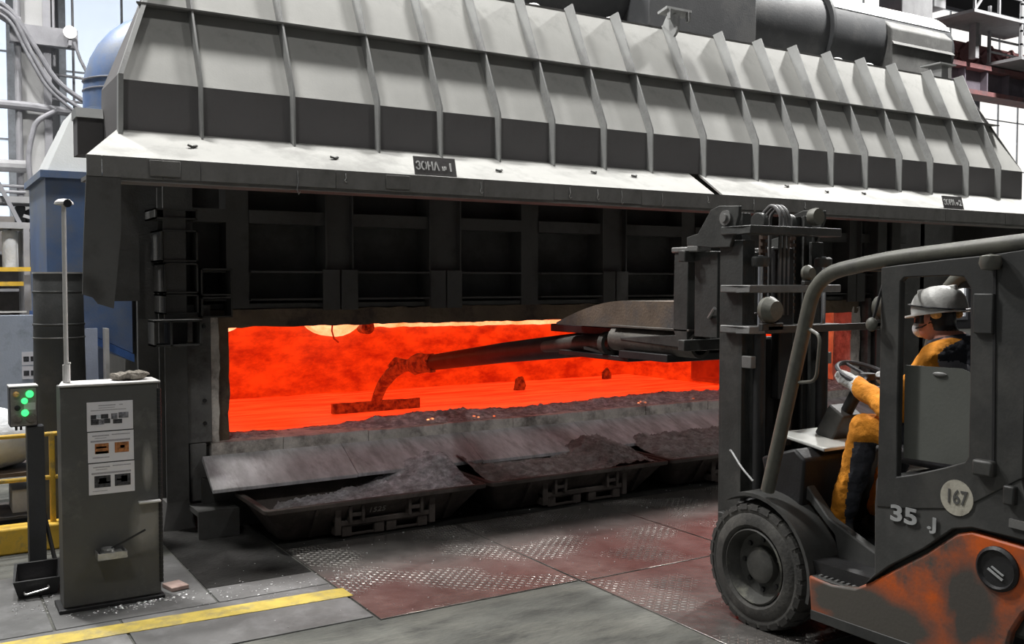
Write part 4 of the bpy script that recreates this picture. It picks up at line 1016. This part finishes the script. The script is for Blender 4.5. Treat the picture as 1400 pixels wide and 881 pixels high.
# fabric folds pushed into the same surface
nrm = [v.normal.copy() for v in pm.vertices]; flat = []
for v, nv in zip(pm.vertices, nrm):
    p = v.co.copy()
    if p.z < 1.60 and not (p.y > 3.44 and p.z > 1.25) and p.z > .62:
        f = noise.fractal(Vector((p.x*9, p.y*9, p.z*14)), 1, 2, 3)*.010
        p = p + nv*f
    flat += p[:]
pm.vertices.foreach_set('co', flat); pm.update()
pm.materials.clear()
for k in ('orange_cloth','navy_cloth','reflect','skin','glove','boot','goggle'): pm.materials.append(M[k])
for q in pm.polygons:
    c = q.center; q.use_smooth = True; i = 0
    if c.z > 1.60 + (c.y-3.0)*-.30: i = 6 if (c.z > 1.655 and c.y < 3.035 + (c.z-1.70)*.1) else 3
    elif c.y > 3.425 and c.z > 1.24: i = 4
    elif c.z < .60: i = 5
    elif c.z > 1.18 and c.y < 2.885 and abs(c.x-cx) < .30:
        i = 1
        if abs((c.z-1.475) - (2.83-c.y)*-.45) < .024: i = 2
    elif c.z < 1.06 and c.y < 3.445 - (c.z-.64)*.18: i = 1
    elif c.z < 1.2 and c.y < 3.20: i = 1
    q.material_index = i
per = thing('person', 'driver in orange and dark workwear and hard hat, hands on the steering wheel', 'person', (cx, 2.95, .47))
pb = bpy.data.objects.new('body', pm); COL.objects.link(pb); pb.parent = per; pb.location = -Vector(per.location)
# hard hat
ht = Matrix.Rotation(R(-8), 3, 'X')
hp = hc + V(0,-.012,.045)
def hx(mb): 
    mb.v = [tuple(hp + ht @ (Vector(p)-hp)) for p in mb.v]; return mb
mb = MB()
mb.lathe([(.0,.118),(.034,.116),(.070,.104),(.100,.080),(.117,.048),(.123,.012),(.124,-.022),(.120,-.022),(.113,.02)], hp, 'z', 28)
mb.v = [(hp.x+(p[0]-hp.x)*.94, hp.y+(p[1]-hp.y)*1.16, p[2]) for p in mb.v]
dome = hx(mb).build('hard_hat', M['helmet'], per)
br = []; bi = []
for k in range(36):
    a = 2*math.pi*k/36; fwd = max(0, math.sin(a))
    br.append((hp.x+.128*math.cos(a), hp.y+(.154+.036*fwd**2)*math.sin(a))); bi.append((hp.x+.108*math.cos(a), hp.y+.130*math.sin(a)))
hx(MB().ring(br, bi, 'z', hp.z-.026, hp.z-.017)).build('brim', M['helmet'], dome)
hx(MB().box(hp.x-.012, hp.x+.012, hp.y-.11, hp.y+.11, hp.z+.080, hp.z+.112)).build('crest', M['helmet'], dome, bevel=.008)
# goggle strap on the hat, goggles, mask
st_ = []
for k in range(33):
    a = 2*math.pi*k/32; st_.append(hp + ht @ V(.1185*math.cos(a), .1455*math.sin(a), .012+.03*math.sin(a)))
MB().tube(st_, .011, 8, False, .4).build('goggle_strap', M['goggle'], per)
mb = MB()
for k in range(15):
    pass
gp = [(hc.x+.086*math.cos(R(a)), hc.y+.004+.112*math.sin(R(a))) for a in range(8, 173, 11)]
gi = [(hc.x+.070*math.cos(R(a)), hc.y+.004+.088*math.sin(R(a))) for a in range(172, 7, -11)]
MB().prism(gp+gi, 'z', hc.z-.030, hc.z+.034).build('goggles', M['goggle'], per, bevel=.006)
mk = MB().ell(hc+V(0,.088,-.058), (.050,.044,.046), 18, 12); mk.build('dust_mask', M['mask'], per)
MB().tube([hc+V(-.045,.09,-.055), hc+V(-.078,.03,-.045), hc+V(-.082,-.02,-.02)], .004, 6).tube([hc+V(.045,.09,-.055), hc+V(.078,.03,-.045), hc+V(.082,-.02,-.02)], .004, 6).build('mask_strap', M['goggle'], per)
for s in (-1, 1): MB().ell(hc+V(s*.088,-.055,.02), (.018,.030,.022), 12, 8).build('strap_clip', M['ph_gold'], per)
# jacket collar
cl = [V(cx,2.985,1.595)+V(.078*math.cos(2*math.pi*k/24), .086*math.sin(2*math.pi*k/24), .022*math.sin(2*math.pi*k/24)*-1) for k in range(25)]
MB().tube(cl, .026, 8, False).build('jacket_collar', M['navy_cloth'], per)
# ================================================================ grey cabinet with notices
cb = thing('steel_cabinet', 'dark grey floor cabinet with lid toned as lit and posted notices', 'cabinet', (.965, 6.08, .008))
MB().box(.70, 1.235, 6.0, 6.17, .03, 1.30).build('body', M['cab'], cb, bevel=.006)
MB().hexa([(.69,5.99,1.30),(1.245,5.99,1.30),(1.235,6.18,1.30),(.73,6.18,1.30)], [(.69,5.99,1.312),(1.245,5.99,1.312),(1.235,6.18,1.318),(.73,6.18,1.318)]).build('lid', M['lid'], cb, bevel=.003)  # pale colour carries the lit top edge of the cabinet
MB().box(.672, 1.25, 5.97, 6.2, .008, .03).build('plinth', M['black'], cb, bevel=.004)
hgm = MB().lathe([(.010,0),(.012,.006),(.012,.020),(.010,.026)], (0,0,0), 'z', 8).mesh('hinge_knuckle'); hgm.materials.append(M['black'])
for k in range(44): piece('hinge_knuckle', hgm, cb, (1.237, 6.0, .10+k*.0265))
MB().box(1.108, 1.232, 5.955, 6.0, .592, .604).build('ledge_bar', M['lid'], cb, bevel=.003)
sh = MB().box(.868, 1.028, 5.895, 6.0, .305, .315).box(.868, 1.028, 5.895, 5.905, .315, .345).box(.868,.876,5.895,6.0,.315,.345).box(1.02,1.028,5.895,6.0,.315,.345).build('sample_shelf', M['zinc'], cb, bevel=.002)
# hand ladle resting on the little shelf
ld_ = thing('hand_ladle', 'small aluminium crusted ladle with thin dark handle on cabinet shelf', 'ladle', (.94, 5.95, .32))
MB().lathe([(.0,.02),(.030,.022),(.036,.062),(.032,.062),(.026,.03),(0,.028)], (.93,5.95,.30), 'z', 18).build('bowl', M['zinc'], ld_)
MB().box(.89, 1.01, 5.91, 5.985, .316, .34).build('crust_block', M['zinc'], ld_, bevel=.008)
MB().tube([(.95,5.94,.358),(1.03,5.92,.40),(1.13,5.90,.452)], .006, 6).build('handle', M['black'], ld_)
# notices
def notice(x0, x1, z0, z1, label, imgs, bars):
    t = thing('notice_sheet', label, 'notice', ((x0+x1)/2, 5.997, z0), 'notices on the cabinet front')
    MB().box(x0, x1, 5.9955, 5.9985, z0, z1).build('paper', M['paper'], t)
    for a, b, c, d in bars:
        MB().box(x0+(x1-x0)*a, x0+(x1-x0)*b, 5.9945, 5.9955, z0+(z1-z0)*c, z0+(z1-z0)*d).build('text_lines', M['ink'], t)
    for a, b, c, d, m in imgs:
        MB().box(x0+(x1-x0)*a, x0+(x1-x0)*b, 5.9943, 5.9955, z0+(z1-z0)*c, z0+(z1-z0)*d).build('printed_picture', M[m], t)
notice(.838, 1.088, 1.037, 1.205, 'top white notice with a row of small dark pictures',
       [(.08,.20,.42,.56,'ph_dark'),(.20,.30,.44,.56,'ph_light'),(.30,.46,.42,.57,'ph_dark'),(.08,.25,.22,.41,'ph_dark'),(.25,.37,.22,.40,'ph_grey'),(.37,.50,.25,.41,'ph_dark'),
        (.52,.66,.38,.58,'ph_grey'),(.68,.90,.40,.60,'ph_grey'),(.56,.76,.22,.37,'ph_dark')],
       [(.25,.62,.86,.89),(.70,.78,.86,.89),(.08,.85,.70,.725),(.25,.60,.78,.80)])
notice(.840, 1.090, .855, 1.030, 'middle white notice with two orange pictures',
       [(.15,.45,.28,.62,'ph_orange'),(.16,.44,.28,.36,'ph_gold'),(.18,.40,.46,.52,'ph_gold'),(.58,.89,.28,.62,'ph_orange'),(.70,.80,.42,.52,'ph_gold')],
       [(.10,.46,.86,.90),(.52,.92,.88,.91),(.15,.40,.79,.81),(.06,.92,.67,.73),(.10,.46,.14,.17)])
notice(.842, 1.092, .668, .848, 'bottom white notice with two dark pictures',
       [(.12,.47,.22,.60,'ph_dark'),(.22,.38,.36,.52,'ph_grey'),(.20,.46,.34,.40,'ph_grey'),(.56,.91,.22,.60,'ph_dark'),(.70,.84,.34,.54,'ph_light'),(.60,.74,.40,.45,'ph_light')],
       [(.10,.46,.86,.90),(.52,.92,.88,.91),(.15,.40,.79,.81),(.06,.92,.65,.71),(.08,.40,.10,.12)])
# gloves lying on the lid
gv = thing('work_gloves', 'crumpled dirty work gloves lying on the cabinet lid', 'gloves', (1.10, 6.1, 1.318))
mb = MB().ell((1.09,6.1,1.338), (.105,.055,.022), 28, 14)
mb.v = [(p[0]+.012*noise.noise(Vector(p)*30), p[1], max(1.3185, p[2]+.020*noise.fractal(Vector((p[0]*22,p[1]*22,p[2]*30)),1,2,3))) for p in mb.v]
mb.build('glove', M['cloth'], gv)
mb = MB().ell((1.13,6.09,1.352), (.075,.04,.016), 24, 12)
mb.v = [(p[0], p[1], p[2]+.012*noise.fractal(Vector((p[0]*30,p[1]*30,p[2]*30)),1,2,3)) for p in mb.v]
mb.build('glove', M['cloth'], gv)
# slim mast on the cabinet with a small dome head
pl = thing('sensor_pole', 'thin whitish pole with small dome head standing on the cabinet', 'pole', (.748, 6.10, 1.318))
MB().tube([(.748,6.10,1.318),(.748,6.10,1.80),(.750,6.10,2.34)], .0125, 10).build('tube', M['lid'], pl)
MB().tube([(.748,6.10,1.318),(.748,6.10,1.42)], .021, 10).build('socket', M['lid'], pl)
MB().tube([(.748,6.10,1.425),(.77,6.09,1.43)], .006, 6).build('clamp_screw', M['lid'], pl)
MB().lathe([(0,.024),(.03,.02),(.050,.004),(.053,-.008),(.035,-.014),(0,-.016)], (.752,6.10,2.35), 'z', 18).build('dome_head', M['lid'], pl)
MB().lathe([(0,-.012),(.022,-.012),(.024,0),(0,.0)], (.765,6.058,2.345), 'y', 12).build('lens', M['goggle'], pl)

# ================================================================ push-button post
pp = thing('button_post', 'push button box with green lights on a grey post', 'control box', (.648, 6.85, 0))
MB().box(.600, .700, 6.81, 6.91, 0, .98).build('post', M['post'], pp, bevel=.004)
bx = MB().box(.505, .662, 6.80, 6.95, .985, 1.235).build('box', M['post'], pp, bevel=.006)
MB().box(.510, .657, 6.794, 6.80, .992, 1.228).build('face_plate', M['panelgrey'], bx, bevel=.002)
MB().box(.502, .668, 6.79, 6.955, 1.235, 1.243).build('rain_lid', M['lid'], bx)
for x, z, r, m in ((.618,1.190,.017,'green'),(.588,1.148,.014,'green'),(.590,1.072,.016,'green'),(.542,1.192,.014,'ph_gold'),(.548,1.105,.013,'black'),(.548,1.035,.020,'cloth'),(.625,1.035,.024,'cloth')):
    MB().lathe([(r*1.35,0),(r*1.35,-.006),(r,-.008),(r,-.018),(r*.6,-.022),(0,-.022)], (x,6.794,z), 'y', 16).build('push_button', M[m], bx)
MB().box(.585, .650, 6.7925, 6.794, 1.09, 1.135).build('label_strip', M['lid'], bx)
for x in (.545, .572): MB().tube([(x,6.87,.985),(x,6.87,.955)], .008, 8).build('cable_gland', M['black'], bx)
# open tray at its foot
tr = thing('dross_tray', 'black open tray with wire handle on floor at post foot', 'tray', (.60, 6.5, .008))
mb = MB(); o1 = [(.47,6.38),(.73,6.38),(.76,6.66),(.50,6.66)]; i1 = [(.484,6.394),(.716,6.394),(.744,6.646),(.516,6.646)]
b1 = [(.50,6.40),(.71,6.40),(.73,6.64),(.52,6.64)]
vs = [(x,y,.012) for x,y in b1] + [(x,y,.115+(y-6.38)*.15) for x,y in o1] + [(x,y,.115+(y-6.38)*.15) for x,y in i1] + [(x,y,.02) for x,y in b1]
fs = [(3,2,1,0)] + [(k*4+i, k*4+(i+1)%4, (k+1)*4+(i+1)%4, (k+1)*4+i) for k in range(3) for i in range(4)] + [(12,13,14,15)]
mb.add(vs, fs).build('shell', M['black'], tr)
MB().tube(bez([(.53,6.385,.05),(.53,6.34,.045),(.66,6.34,.065),(.66,6.385,.07)]), .006, 6).build('wire_handle', M['zinc'], tr)
MB().box(.53, .71, 6.5, 6.6, .02, .05).build('residue', M['dross'], tr, bevel=.01)
# crowbar leaning behind the cabinet
tag(MB().tube([(.76,6.74,.01),(.70,6.93,.40),(.69,6.95,.52)], .013, 8).build('crowbar', M['black'], None, origin=(.73,6.8,.01)), 'dark steel bar leaning between the post and the cabinet', 'bar')
# pink tile by the cabinet
mb = MB().obox((1.345,6.13,.022), (.11,.14,.025), (0,0,R(12)))
tag(mb.build('fired_tile', M['plate_pink'], None, bevel=.004, origin=(1.345,6.13,.01)), 'small pinkish tile lying on the floor beside the cabinet', 'tile')

# ================================================================ yellow kerb and railing
MB().box(-2.2, .90, 7.50, 7.66, 0, .185)
kb = tag(MB().box(-2.2, .90, 7.50, 7.66, 0, .185).build('kerb', M['yellow_rail'], None, bevel=.015, origin=(-.6,7.58,0)), 'low yellow painted kerb under the yellow railing', 'kerb')
rl = thing('railing', 'yellow tubular railing standing on the yellow kerb', 'railing', (.2, 7.58, .185))
for z in (.815, .505): MB().tube([(-2.2,7.58,z),(.885,7.58,z)], .016, 10).build('rail', M['yellow_rail'], rl)
for x in (.825, -.35, -1.5): MB().tube([(x,7.58,.185),(x,7.58,.815)], .020, 10).build('rail_post', M['yellow_rail'], rl)

# ================================================================ grey drum stack behind
dr = thing('grey_stack', 'upright dark grey sheet metal cylinder behind the cabinet', 'cylinder', (.90, 7.95, 0))
MB().lathe([(.185,0),(.183,.9),(.175,1.50),(.170,1.955),(.164,1.965),(.160,1.94)], (.93,7.95,0), 'z', 36).build('shell', M['cyl'], dr)
for z, r in ((1.81,.176),(1.57,.178)): MB().lathe([(r-.006,0),(r+.002,.006),(r+.002,.016),(r-.006,.022)], (.93,7.95,z), 'z', 36).build('band', M['cyl'], dr)
MB().lathe([(.1795,0),(.1815,.002),(.1815,.007),(.1795,.009)], (.93,7.95,1.48), 'z', 36).build('seam', M['mast_lit'], dr)
MB().lathe([(.166,0),(.176,0),(.176,.012),(.166,.012)], (.93,7.95,1.957), 'z', 36).build('rim', M['lid'], dr)

# ================================================================ blue dust duct
bd_ = thing('blue_duct', 'blue painted dust extraction duct with dusty white shoulders', 'duct', (1.7, 9.6, 0))
MB().hexa([(.97,9.0,1.62),(1.64,9.0,1.27),(1.64,10.3,1.27),(.97,10.3,1.62)], [(.97,9.0,2.80),(1.64,9.0,2.80),(1.64,10.3,2.80),(.97,10.3,2.80)]).build('casing', M['blue'], bd_, smooth=False)
MB().hexa([(.95,8.98,1.56),(1.65,8.98,1.19),(1.65,10.3,1.19),(.95,10.3,1.56)], [(.95,8.98,1.625),(1.65,8.98,1.26),(1.65,10.3,1.26),(.95,10.3,1.625)]).build('bottom_flange', mat('deep blue paint', (.06,.14,.38), .5), bd_, smooth=False)
MB().box(.93, 1.66, 8.97, 10.34, 2.77, 2.83).build('flange', M['blue'], bd_)
MB().hexa([(.99,9.02,2.83),(1.66,9.02,2.83),(1.66,10.25,2.83),(.99,10.25,2.83)], [(1.24,9.25,3.40),(2.2,9.25,3.40),(2.2,10.0,3.40),(1.24,10.0,3.40)]).build('shoulder', M['duct_white'], bd_, smooth=False)
MB().lathe([(.40,0),(.43,0),(.43,.06),(.40,.06)], (1.75,9.62,3.40), 'z', 32, True).build('collar', M['blue'], bd_)
eb = [(1.75,9.62,3.40),(1.75,9.62,3.62)]
for k in range(1, 9):
    a = R(90*k/8); eb.append((1.75+.42*(1-math.cos(a)), 9.62, 3.62+.42*math.sin(a)))
eb.append((2.6,9.62,4.04)); 
MB().tube(eb, .39, 28).build('elbow', M['blue'], bd_)
for z in (3.63, 3.72): MB().lathe([(.389,0),(.396,.004),(.396,.010),(.389,.014)], (1.75,9.62,z), 'z', 32).build('elbow_seam', M['cable'], bd_)
for x0, x1 in ((.98,1.06),): MB().box(x0, x1, 9.05, 9.15, 0, 1.6).build('leg', M['bluelight'], bd_)
MB().box(1.18, 1.34, 8.9, 8.96, 0, 1.50).build('leg', M['bluelight'], bd_)
MB().box(1.50, 1.58, 9.95, 10.05, 0, 1.3).build('leg', M['bluelight'], bd_)
MB().box(1.39, 1.42, 8.82, 8.96, 0, 1.5).build('edge_strip', M['lid'], bd_)

# ================================================================ board with papers, sack, clutter behind the railing
bo = thing('notice_board', 'pale grey-blue upright sheet with papers behind the railing', 'board', (.4, 9.5, 0))
MB().box(-.6, .94, 9.5, 9.53, .30, 1.605).build('sheet', M['board'], bo, bevel=.004)
for x in (-.5, .88): MB().box(x, x+.05, 9.53, 9.58, 0, 1.6).build('upright', M['steelgrey'], bo)
for i, (z0, z1) in enumerate(((1.165,1.28),(1.04,1.155))):
    p_ = MB().box(.808, .935, 9.494, 9.499, z0, z1).build('paper', M['paper'], bo)
    for a in (.82, .877): MB().box(a, a+.045, 9.4925, 9.494, z0+.03, z0+.075).build('printed_picture', M['ph_dark'], p_)
mb = MB().ell((.50,8.45,.69), (.40,.27,.23), 30, 18)
mb.v = [(p[0]+.05*noise.noise(Vector(p)*5), p[1], max(.452, p[2]+.06*noise.fractal(Vector(p)*4,1,2,3))) for p in mb.v]
tag(mb.build('white_sack', M['bag'], None, origin=(.5,8.45,.45)), 'bulging white fabric sack behind the yellow railing', 'sack')
tb_ = thing('low_rack', 'low brown metal rack carrying the white sack', 'rack', (.5, 8.45, 0))
for x in (.1, .86):
    for y in (8.2, 8.7): MB().box(x, x+.035, y, y+.035, 0, .42).build('leg', M['steelgrey'], tb_)
MB().box(.08, .91, 8.18, 8.75, .42, .45).build('shelf', M['rust'], tb_)
MB().box(.08, .91, 8.18, 8.75, .10, .12).build('shelf', M['rust'], tb_)
tag(MB().box(.62, .84, 8.3, 8.6, .12, .30).build('carton', M['lid'], None, bevel=.006, origin=(.73,8.45,.12)), 'pale carton on the lower shelf behind the railing', 'box')
tag(MB().box(.12, .5, 8.3, 8.6, .12, .34).build('carton', M['wood'], None, bevel=.006, origin=(.31,8.45,.12)), 'brown carton on the lower shelf left of the pale one', 'box')

# ================================================================ far left steelwork
cm = thing('hall_column', 'tall pale concrete hall column carrying pipes and cables', 'column', (1.5, 15.2, 0))
MB().box(1.33, 1.68, 15.0, 15.5, 0, 14).build('shaft', M['colm'], cm, bevel=.01)
MB().box(1.62, 1.72, 14.97, 15.0, 2.6, 14).build('conduit', M['steelgrey'], cm)
MB().tube([(1.30,14.95,0),(1.30,14.95,6.6)], .045, 10).build('conduit', M['steelgrey'], cm)
MB().tube([(1.76,15.0,4.9),(1.76,15.0,9)], .02, 8).build('conduit', M['steelgrey'], cm)
MB().box(1.2, 2.05, 14.85, 15.0, 5.15, 5.40).build('bracket_arm', M['steelgrey'], cm)
MB().tube([(-.4,14.8,5.75),(.9,14.8,5.62),(1.3,14.85,5.40)], .09, 10).build('arm_pipe', M['steelgrey'], cm)
fl = thing('flood_lamp', 'bright flood lamp glaring on the column bracket', 'lamp', (1.93, 14.8, 5.2))
MB().lathe([(.04,.10),(.07,.08),(.09,-.02),(.08,-.02),(.06,.05)], (1.93,14.72,5.33), 'y', 20).build('housing', M['lid'], fl)
MB().lathe([(0,-.01),(.075,-.01),(.075,.01),(0,.01)], (1.93,14.70,5.33), 'y', 20).build('lens', M['lampwhite'], fl)
MB().box(1.91, 1.95, 14.7, 14.9, 5.15, 5.22).build('bracket', M['steelgrey'], fl)
def pipe(pts, r, label, name='pipe', m='steelgrey', cat='pipe', group='pipes on the left hall column'):
    o = MB().tube(pts, r, 10).build(name, M[m], None, origin=pts[0]); return tag(o, label, cat, group)
pipe([(-3,14.9,4.30),(1.4,14.9,4.30),(2.3,14.9,4.24)], .06, 'horizontal pipe crossing the column above the thick pale pipe')
pipe([(-3,14.88,3.45),(1.38,14.88,3.47)], .085, 'thick pale pipe ending at the concrete column', m='walk')
pipe([(-3,14.9,3.20),(1.36,14.9,3.20)], .022, 'upper of two thin pipes below the thick pale pipe')
pipe([(-3,14.9,3.12),(1.36,14.9,3.12)], .022, 'lower of two thin pipes below the thick pale pipe')
pipe([(1.69,15.3,4.85),(2.6,15.3,4.81)], .02, 'upper thin pipe behind the blue elbow')
pipe([(1.69,15.3,4.50),(2.6,15.3,4.46)], .02, 'lower thin pipe behind the blue elbow')
pipe([(2.05,15.4,13.98),(2.06,15.4,4.3)], .018, 'thin vertical cable right of the flood lamp', 'cable', 'cable', 'cable')
pipe([(1.98,14.7,5.2),(2.05,14.7,4.98),(2.16,14.7,4.75),(2.25,14.7,4.63)], .022, 'short thick cable hanging from the flood lamp', 'cable', 'cable', 'cable')
def cablerun(pts, r, lab): return pipe(bez(pts, 5), r, lab, 'cable', 'cable', 'cable', 'cables draped from the hall column')
cablerun([(-.6,14.7,5.80),(1.15,14.7,5.62),(1.45,14.7,5.15),(1.75,14.7,4.62),(2.25,14.7,4.30)], .035, 'thickest cable sagging from the arm pipe to the blue duct')
cablerun([(.4,14.65,5.72),(1.22,14.65,5.48),(1.42,14.65,5.02),(1.70,14.65,4.50),(2.18,14.65,4.20)], .028, 'middle cable sagging from the arm pipe to the blue duct')
cablerun([(.4,14.6,5.66),(1.18,14.6,5.40),(1.36,14.6,5.0),(1.62,14.6,4.50),(2.05,14.6,4.16)], .022, 'thinnest cable sagging from the arm pipe to the blue duct')
cablerun([(1.75,14.75,4.25),(1.48,14.75,4.08),(1.38,14.75,3.6),(1.42,14.75,3.1),(1.56,14.75,2.5)], .035, 'dark cable bowing down across the column face')
plt = thing('side_platform', 'steel platform with dim clutter by the left hall column', 'platform', (.3, 14.6, 0))
MB().box(-3, 1.62, 14.1, 14.8, 2.92, 3.0).build('upper_deck', M['walk'], plt)
MB().box(-3, 1.75, 14.0, 14.8, 2.58, 2.66).build('lower_deck', M['walk'], plt)
MB().box(1.24, 1.31, 14.0, 14.07, 0, 2.58).build('post', M['steelgrey'], plt)
MB().box(-2.6, -2.53, 14.0, 14.07, 0, 2.58).build('post', M['steelgrey'], plt)
MB().bar((.95,14.05,3.2),(1.22,14.05,2.62), .05, .05).build('brace', M['steelgrey'], plt)
MB().bar((1.25,14.05,2.75),(1.72,14.05,2.62), .05, .04).build('brace', M['walk'], plt)
for x, y, z, sx, sz in ((1.42,14.5,2.66,.20,.20),(1.25,14.5,2.66,.12,.24),(.9,14.5,2.66,.2,.15)):
    MB().box(x-sx/2, x+sx/2, y-.1, y+.1, z, z+sz).build('clutter_box', M['post'], plt, bevel=.02)
tk = thing('white_tank', 'white upright cylinder under the side platform', 'tank', (1.10, 14.2, 2.05))
MB().lathe([(0,0),(.09,0),(.095,.02),(.095,.47),(.08,.50),(0,.50)], (1.10,14.2,2.06), 'z', 24).build('body', M['bag'], tk)
MB().lathe([(.02,0),(.02,.06),(0,.06)], (1.10,14.2,2.56), 'z', 10).build('neck', M['steelgrey'], tk)
yf = thing('yellow_stair_frame', 'yellow and orange tubular frame below the side platform', 'frame', (1.2, 14.0, 0))
for a, b in (((-2,13.9,2.02),(1.6,13.9,2.06)), ((-2,13.9,1.86),(1.22,13.9,1.87))): MB().bar(a, b, .05, .055).build('rail', M['yellow_rail'], yf)
MB().box(1.34, 1.41, 13.87, 13.93, 0, 1.90).build('post', M['yellow_rail'], yf)
MB().box(-1.9, -1.83, 13.87, 13.93, 0, 1.90).build('post', M['yellow_rail'], yf)
for z in (1.35, 1.50, 1.10): MB().box(-1.85, 1.25, 13.9, 13.93, z, z+.02).build('wire_line', M['lid'], yf)
MB().box(1.50, 1.62, 13.8, 13.95, 2.02, 2.16).build('clamp', M['wood'], yf, bevel=.02)
rk2 = thing('storage_rack', 'dim brownish storage rack filled with boxes far behind the railing', 'rack', (.5, 16.5, 0))
MB().box(-3, 2.2, 16.8, 16.9, 0, 2.9).build('back_sheet', mat('brown grey sheet', (.20,.185,.175), .8), rk2)
for z in (.6, 1.2, 1.75, 2.3): MB().box(-3, 2.2, 16.2, 16.8, z, z+.04).build('shelf', M['steelgrey'], rk2)
for k in range(18):
    x = -2.8+k*.28; z = random.choice((.64,1.24,1.79,2.34)); h = random.uniform(.2,.42)
    MB().box(x, x+random.uniform(.15,.26), 16.3, 16.7, z, z+h).build('stored_box', random.choice([M['post'],M['rust'],M['walk'],M['pan']]), rk2)

# ================================================================ crane girder and walkway, upper right
gd = thing('crane_girder', 'red-brown overhead crane girder at the upper right', 'girder', (26, 16, 6.95))
MB().box(19.5, 40, 16.1, 16.2, 7.05, 7.62).build('web', M['girder_web'], gd)
MB().box(19.5, 40, 15.85, 16.45, 7.62, 7.74).build('flange', M['girder'], gd)
MB().box(19.5, 40, 15.85, 16.45, 6.93, 7.05).build('flange', M['girder'], gd)
for x in range(20, 40): MB().box(x, x+.05, 15.9, 16.1, 7.05, 7.62).build('stiffener', M['girder_web'], gd)
MB().box(19.8, 40, 16.5, 16.9, 7.3, 8.5).build('second_beam', M['girder'], gd)
for k in range(10):
    MB().bar((20+k*1.0,16.45,7.75),(21+k*1.0,16.45,8.5), .08, .08).bar((21+k*1.0,16.45,7.75),(20+k*1.0,16.45,8.5), .08, .08).build('lattice_bar', M['girder'], gd)
wk = thing('crane_walkway', 'grey railed crane walkway with hanging ladder cage', 'walkway', (24.5, 15.7, 7.7))
MB().box(23.0, 26.4, 15.0, 16.3, 8.72, 8.80).build('deck', M['walk'], wk)
for x in (23.05, 24.1, 25.2, 26.3): MB().box(x, x+.06, 15.02, 15.08, 8.8, 9.95).build('rail_post', M['walk'], wk)
for z in (9.3, 9.9): MB().box(23.05, 26.36, 15.02, 15.07, z, z+.05).build('rail', M['walk'], wk)
MB().bar((23.1,15.05,8.8),(24.1,15.05,9.9), .05, .05).build('brace', M['walk'], wk)
MB().box(25.1, 26.7, 15.0, 16.0, 7.78, 7.86).build('cage_floor', M['walk'], wk)
for x in (25.12, 26.62):
    for y in (15.02, 15.92): MB().box(x, x+.07, y, y+.07, 7.86, 9.4).build('cage_post', M['walk'], wk)
for z in (8.15, 8.5, 8.85, 9.2): MB().box(25.12, 26.69, 15.02, 15.07, z, z+.05).box(25.12, 26.69, 15.94, 15.99, z, z+.05).build('cage_rail', M['walk'], wk)
MB().box(24.0, 24.15, 15.6, 15.8, 7.8, 8.72).build('hanger', M['walk'], wk)
for k, (x, z, sx, sz) in enumerate(((22.2,8.5,.8,1.2),(21.6,8.3,.5,1.5),(22.9,9.0,.5,.9))):
    MB().box(x-sx/2, x+sx/2, 15.9, 16.6, z, z+sz).build('trolley_box', M['walk'], wk, bevel=.03)
tag(MB().box(11.72, 11.86, 8.1, 8.3, 4.40, 4.78).box(11.62,11.96,8.05,8.35,4.78,4.80).build('hood_stanchion', M['rib'], hood, smooth=False), None)

# ================================================================ aluminium splashes on the floor
sp_ = MB()
def flake(x, y, s):
    a0 = random.random()*6.28; n = random.randint(4,6); z = .010
    ps = [(x+s*random.uniform(.5,1)*math.cos(a0+6.28*i/n), y+s*random.uniform(.3,.7)*math.sin(a0+6.28*i/n)) for i in range(n)]
    h = z + s*.25
    sp_.add([(px,py,z) for px,py in ps] + [(x+(px-x)*.5, y+(py-y)*.5, h) for px,py in ps], [tuple(range(n,2*n))] + [(i,(i+1)%n,n+(i+1)%n,n+i) for i in range(n)])
for k in range(70): flake(random.gauss(1.18,.12), random.gauss(5.93,.035), random.uniform(.004,.018))
for k in range(60): flake(random.uniform(.7,1.2), random.gauss(5.90,.035), random.uniform(.003,.011))
for k in range(110): flake(random.uniform(1.25,2.5), random.gauss(5.85,.09), random.uniform(.003,.012))
for k in range(60): flake(random.uniform(.45,.75), random.gauss(6.2,.08), random.uniform(.003,.012))
for k in range(200): flake(random.uniform(1.5,4.5), random.uniform(5.0,6.5), random.uniform(.002,.008))
for k in range(60): flake(random.uniform(2.0,7), random.uniform(6.2,6.9), random.uniform(.004,.014))
tag(sp_.build('metal_splashes', M['bits'], None, smooth=False, origin=(1.5,5.9,0)), 'bright aluminium splashes scattered on the floor near the cabinet', 'debris', kind='stuff')
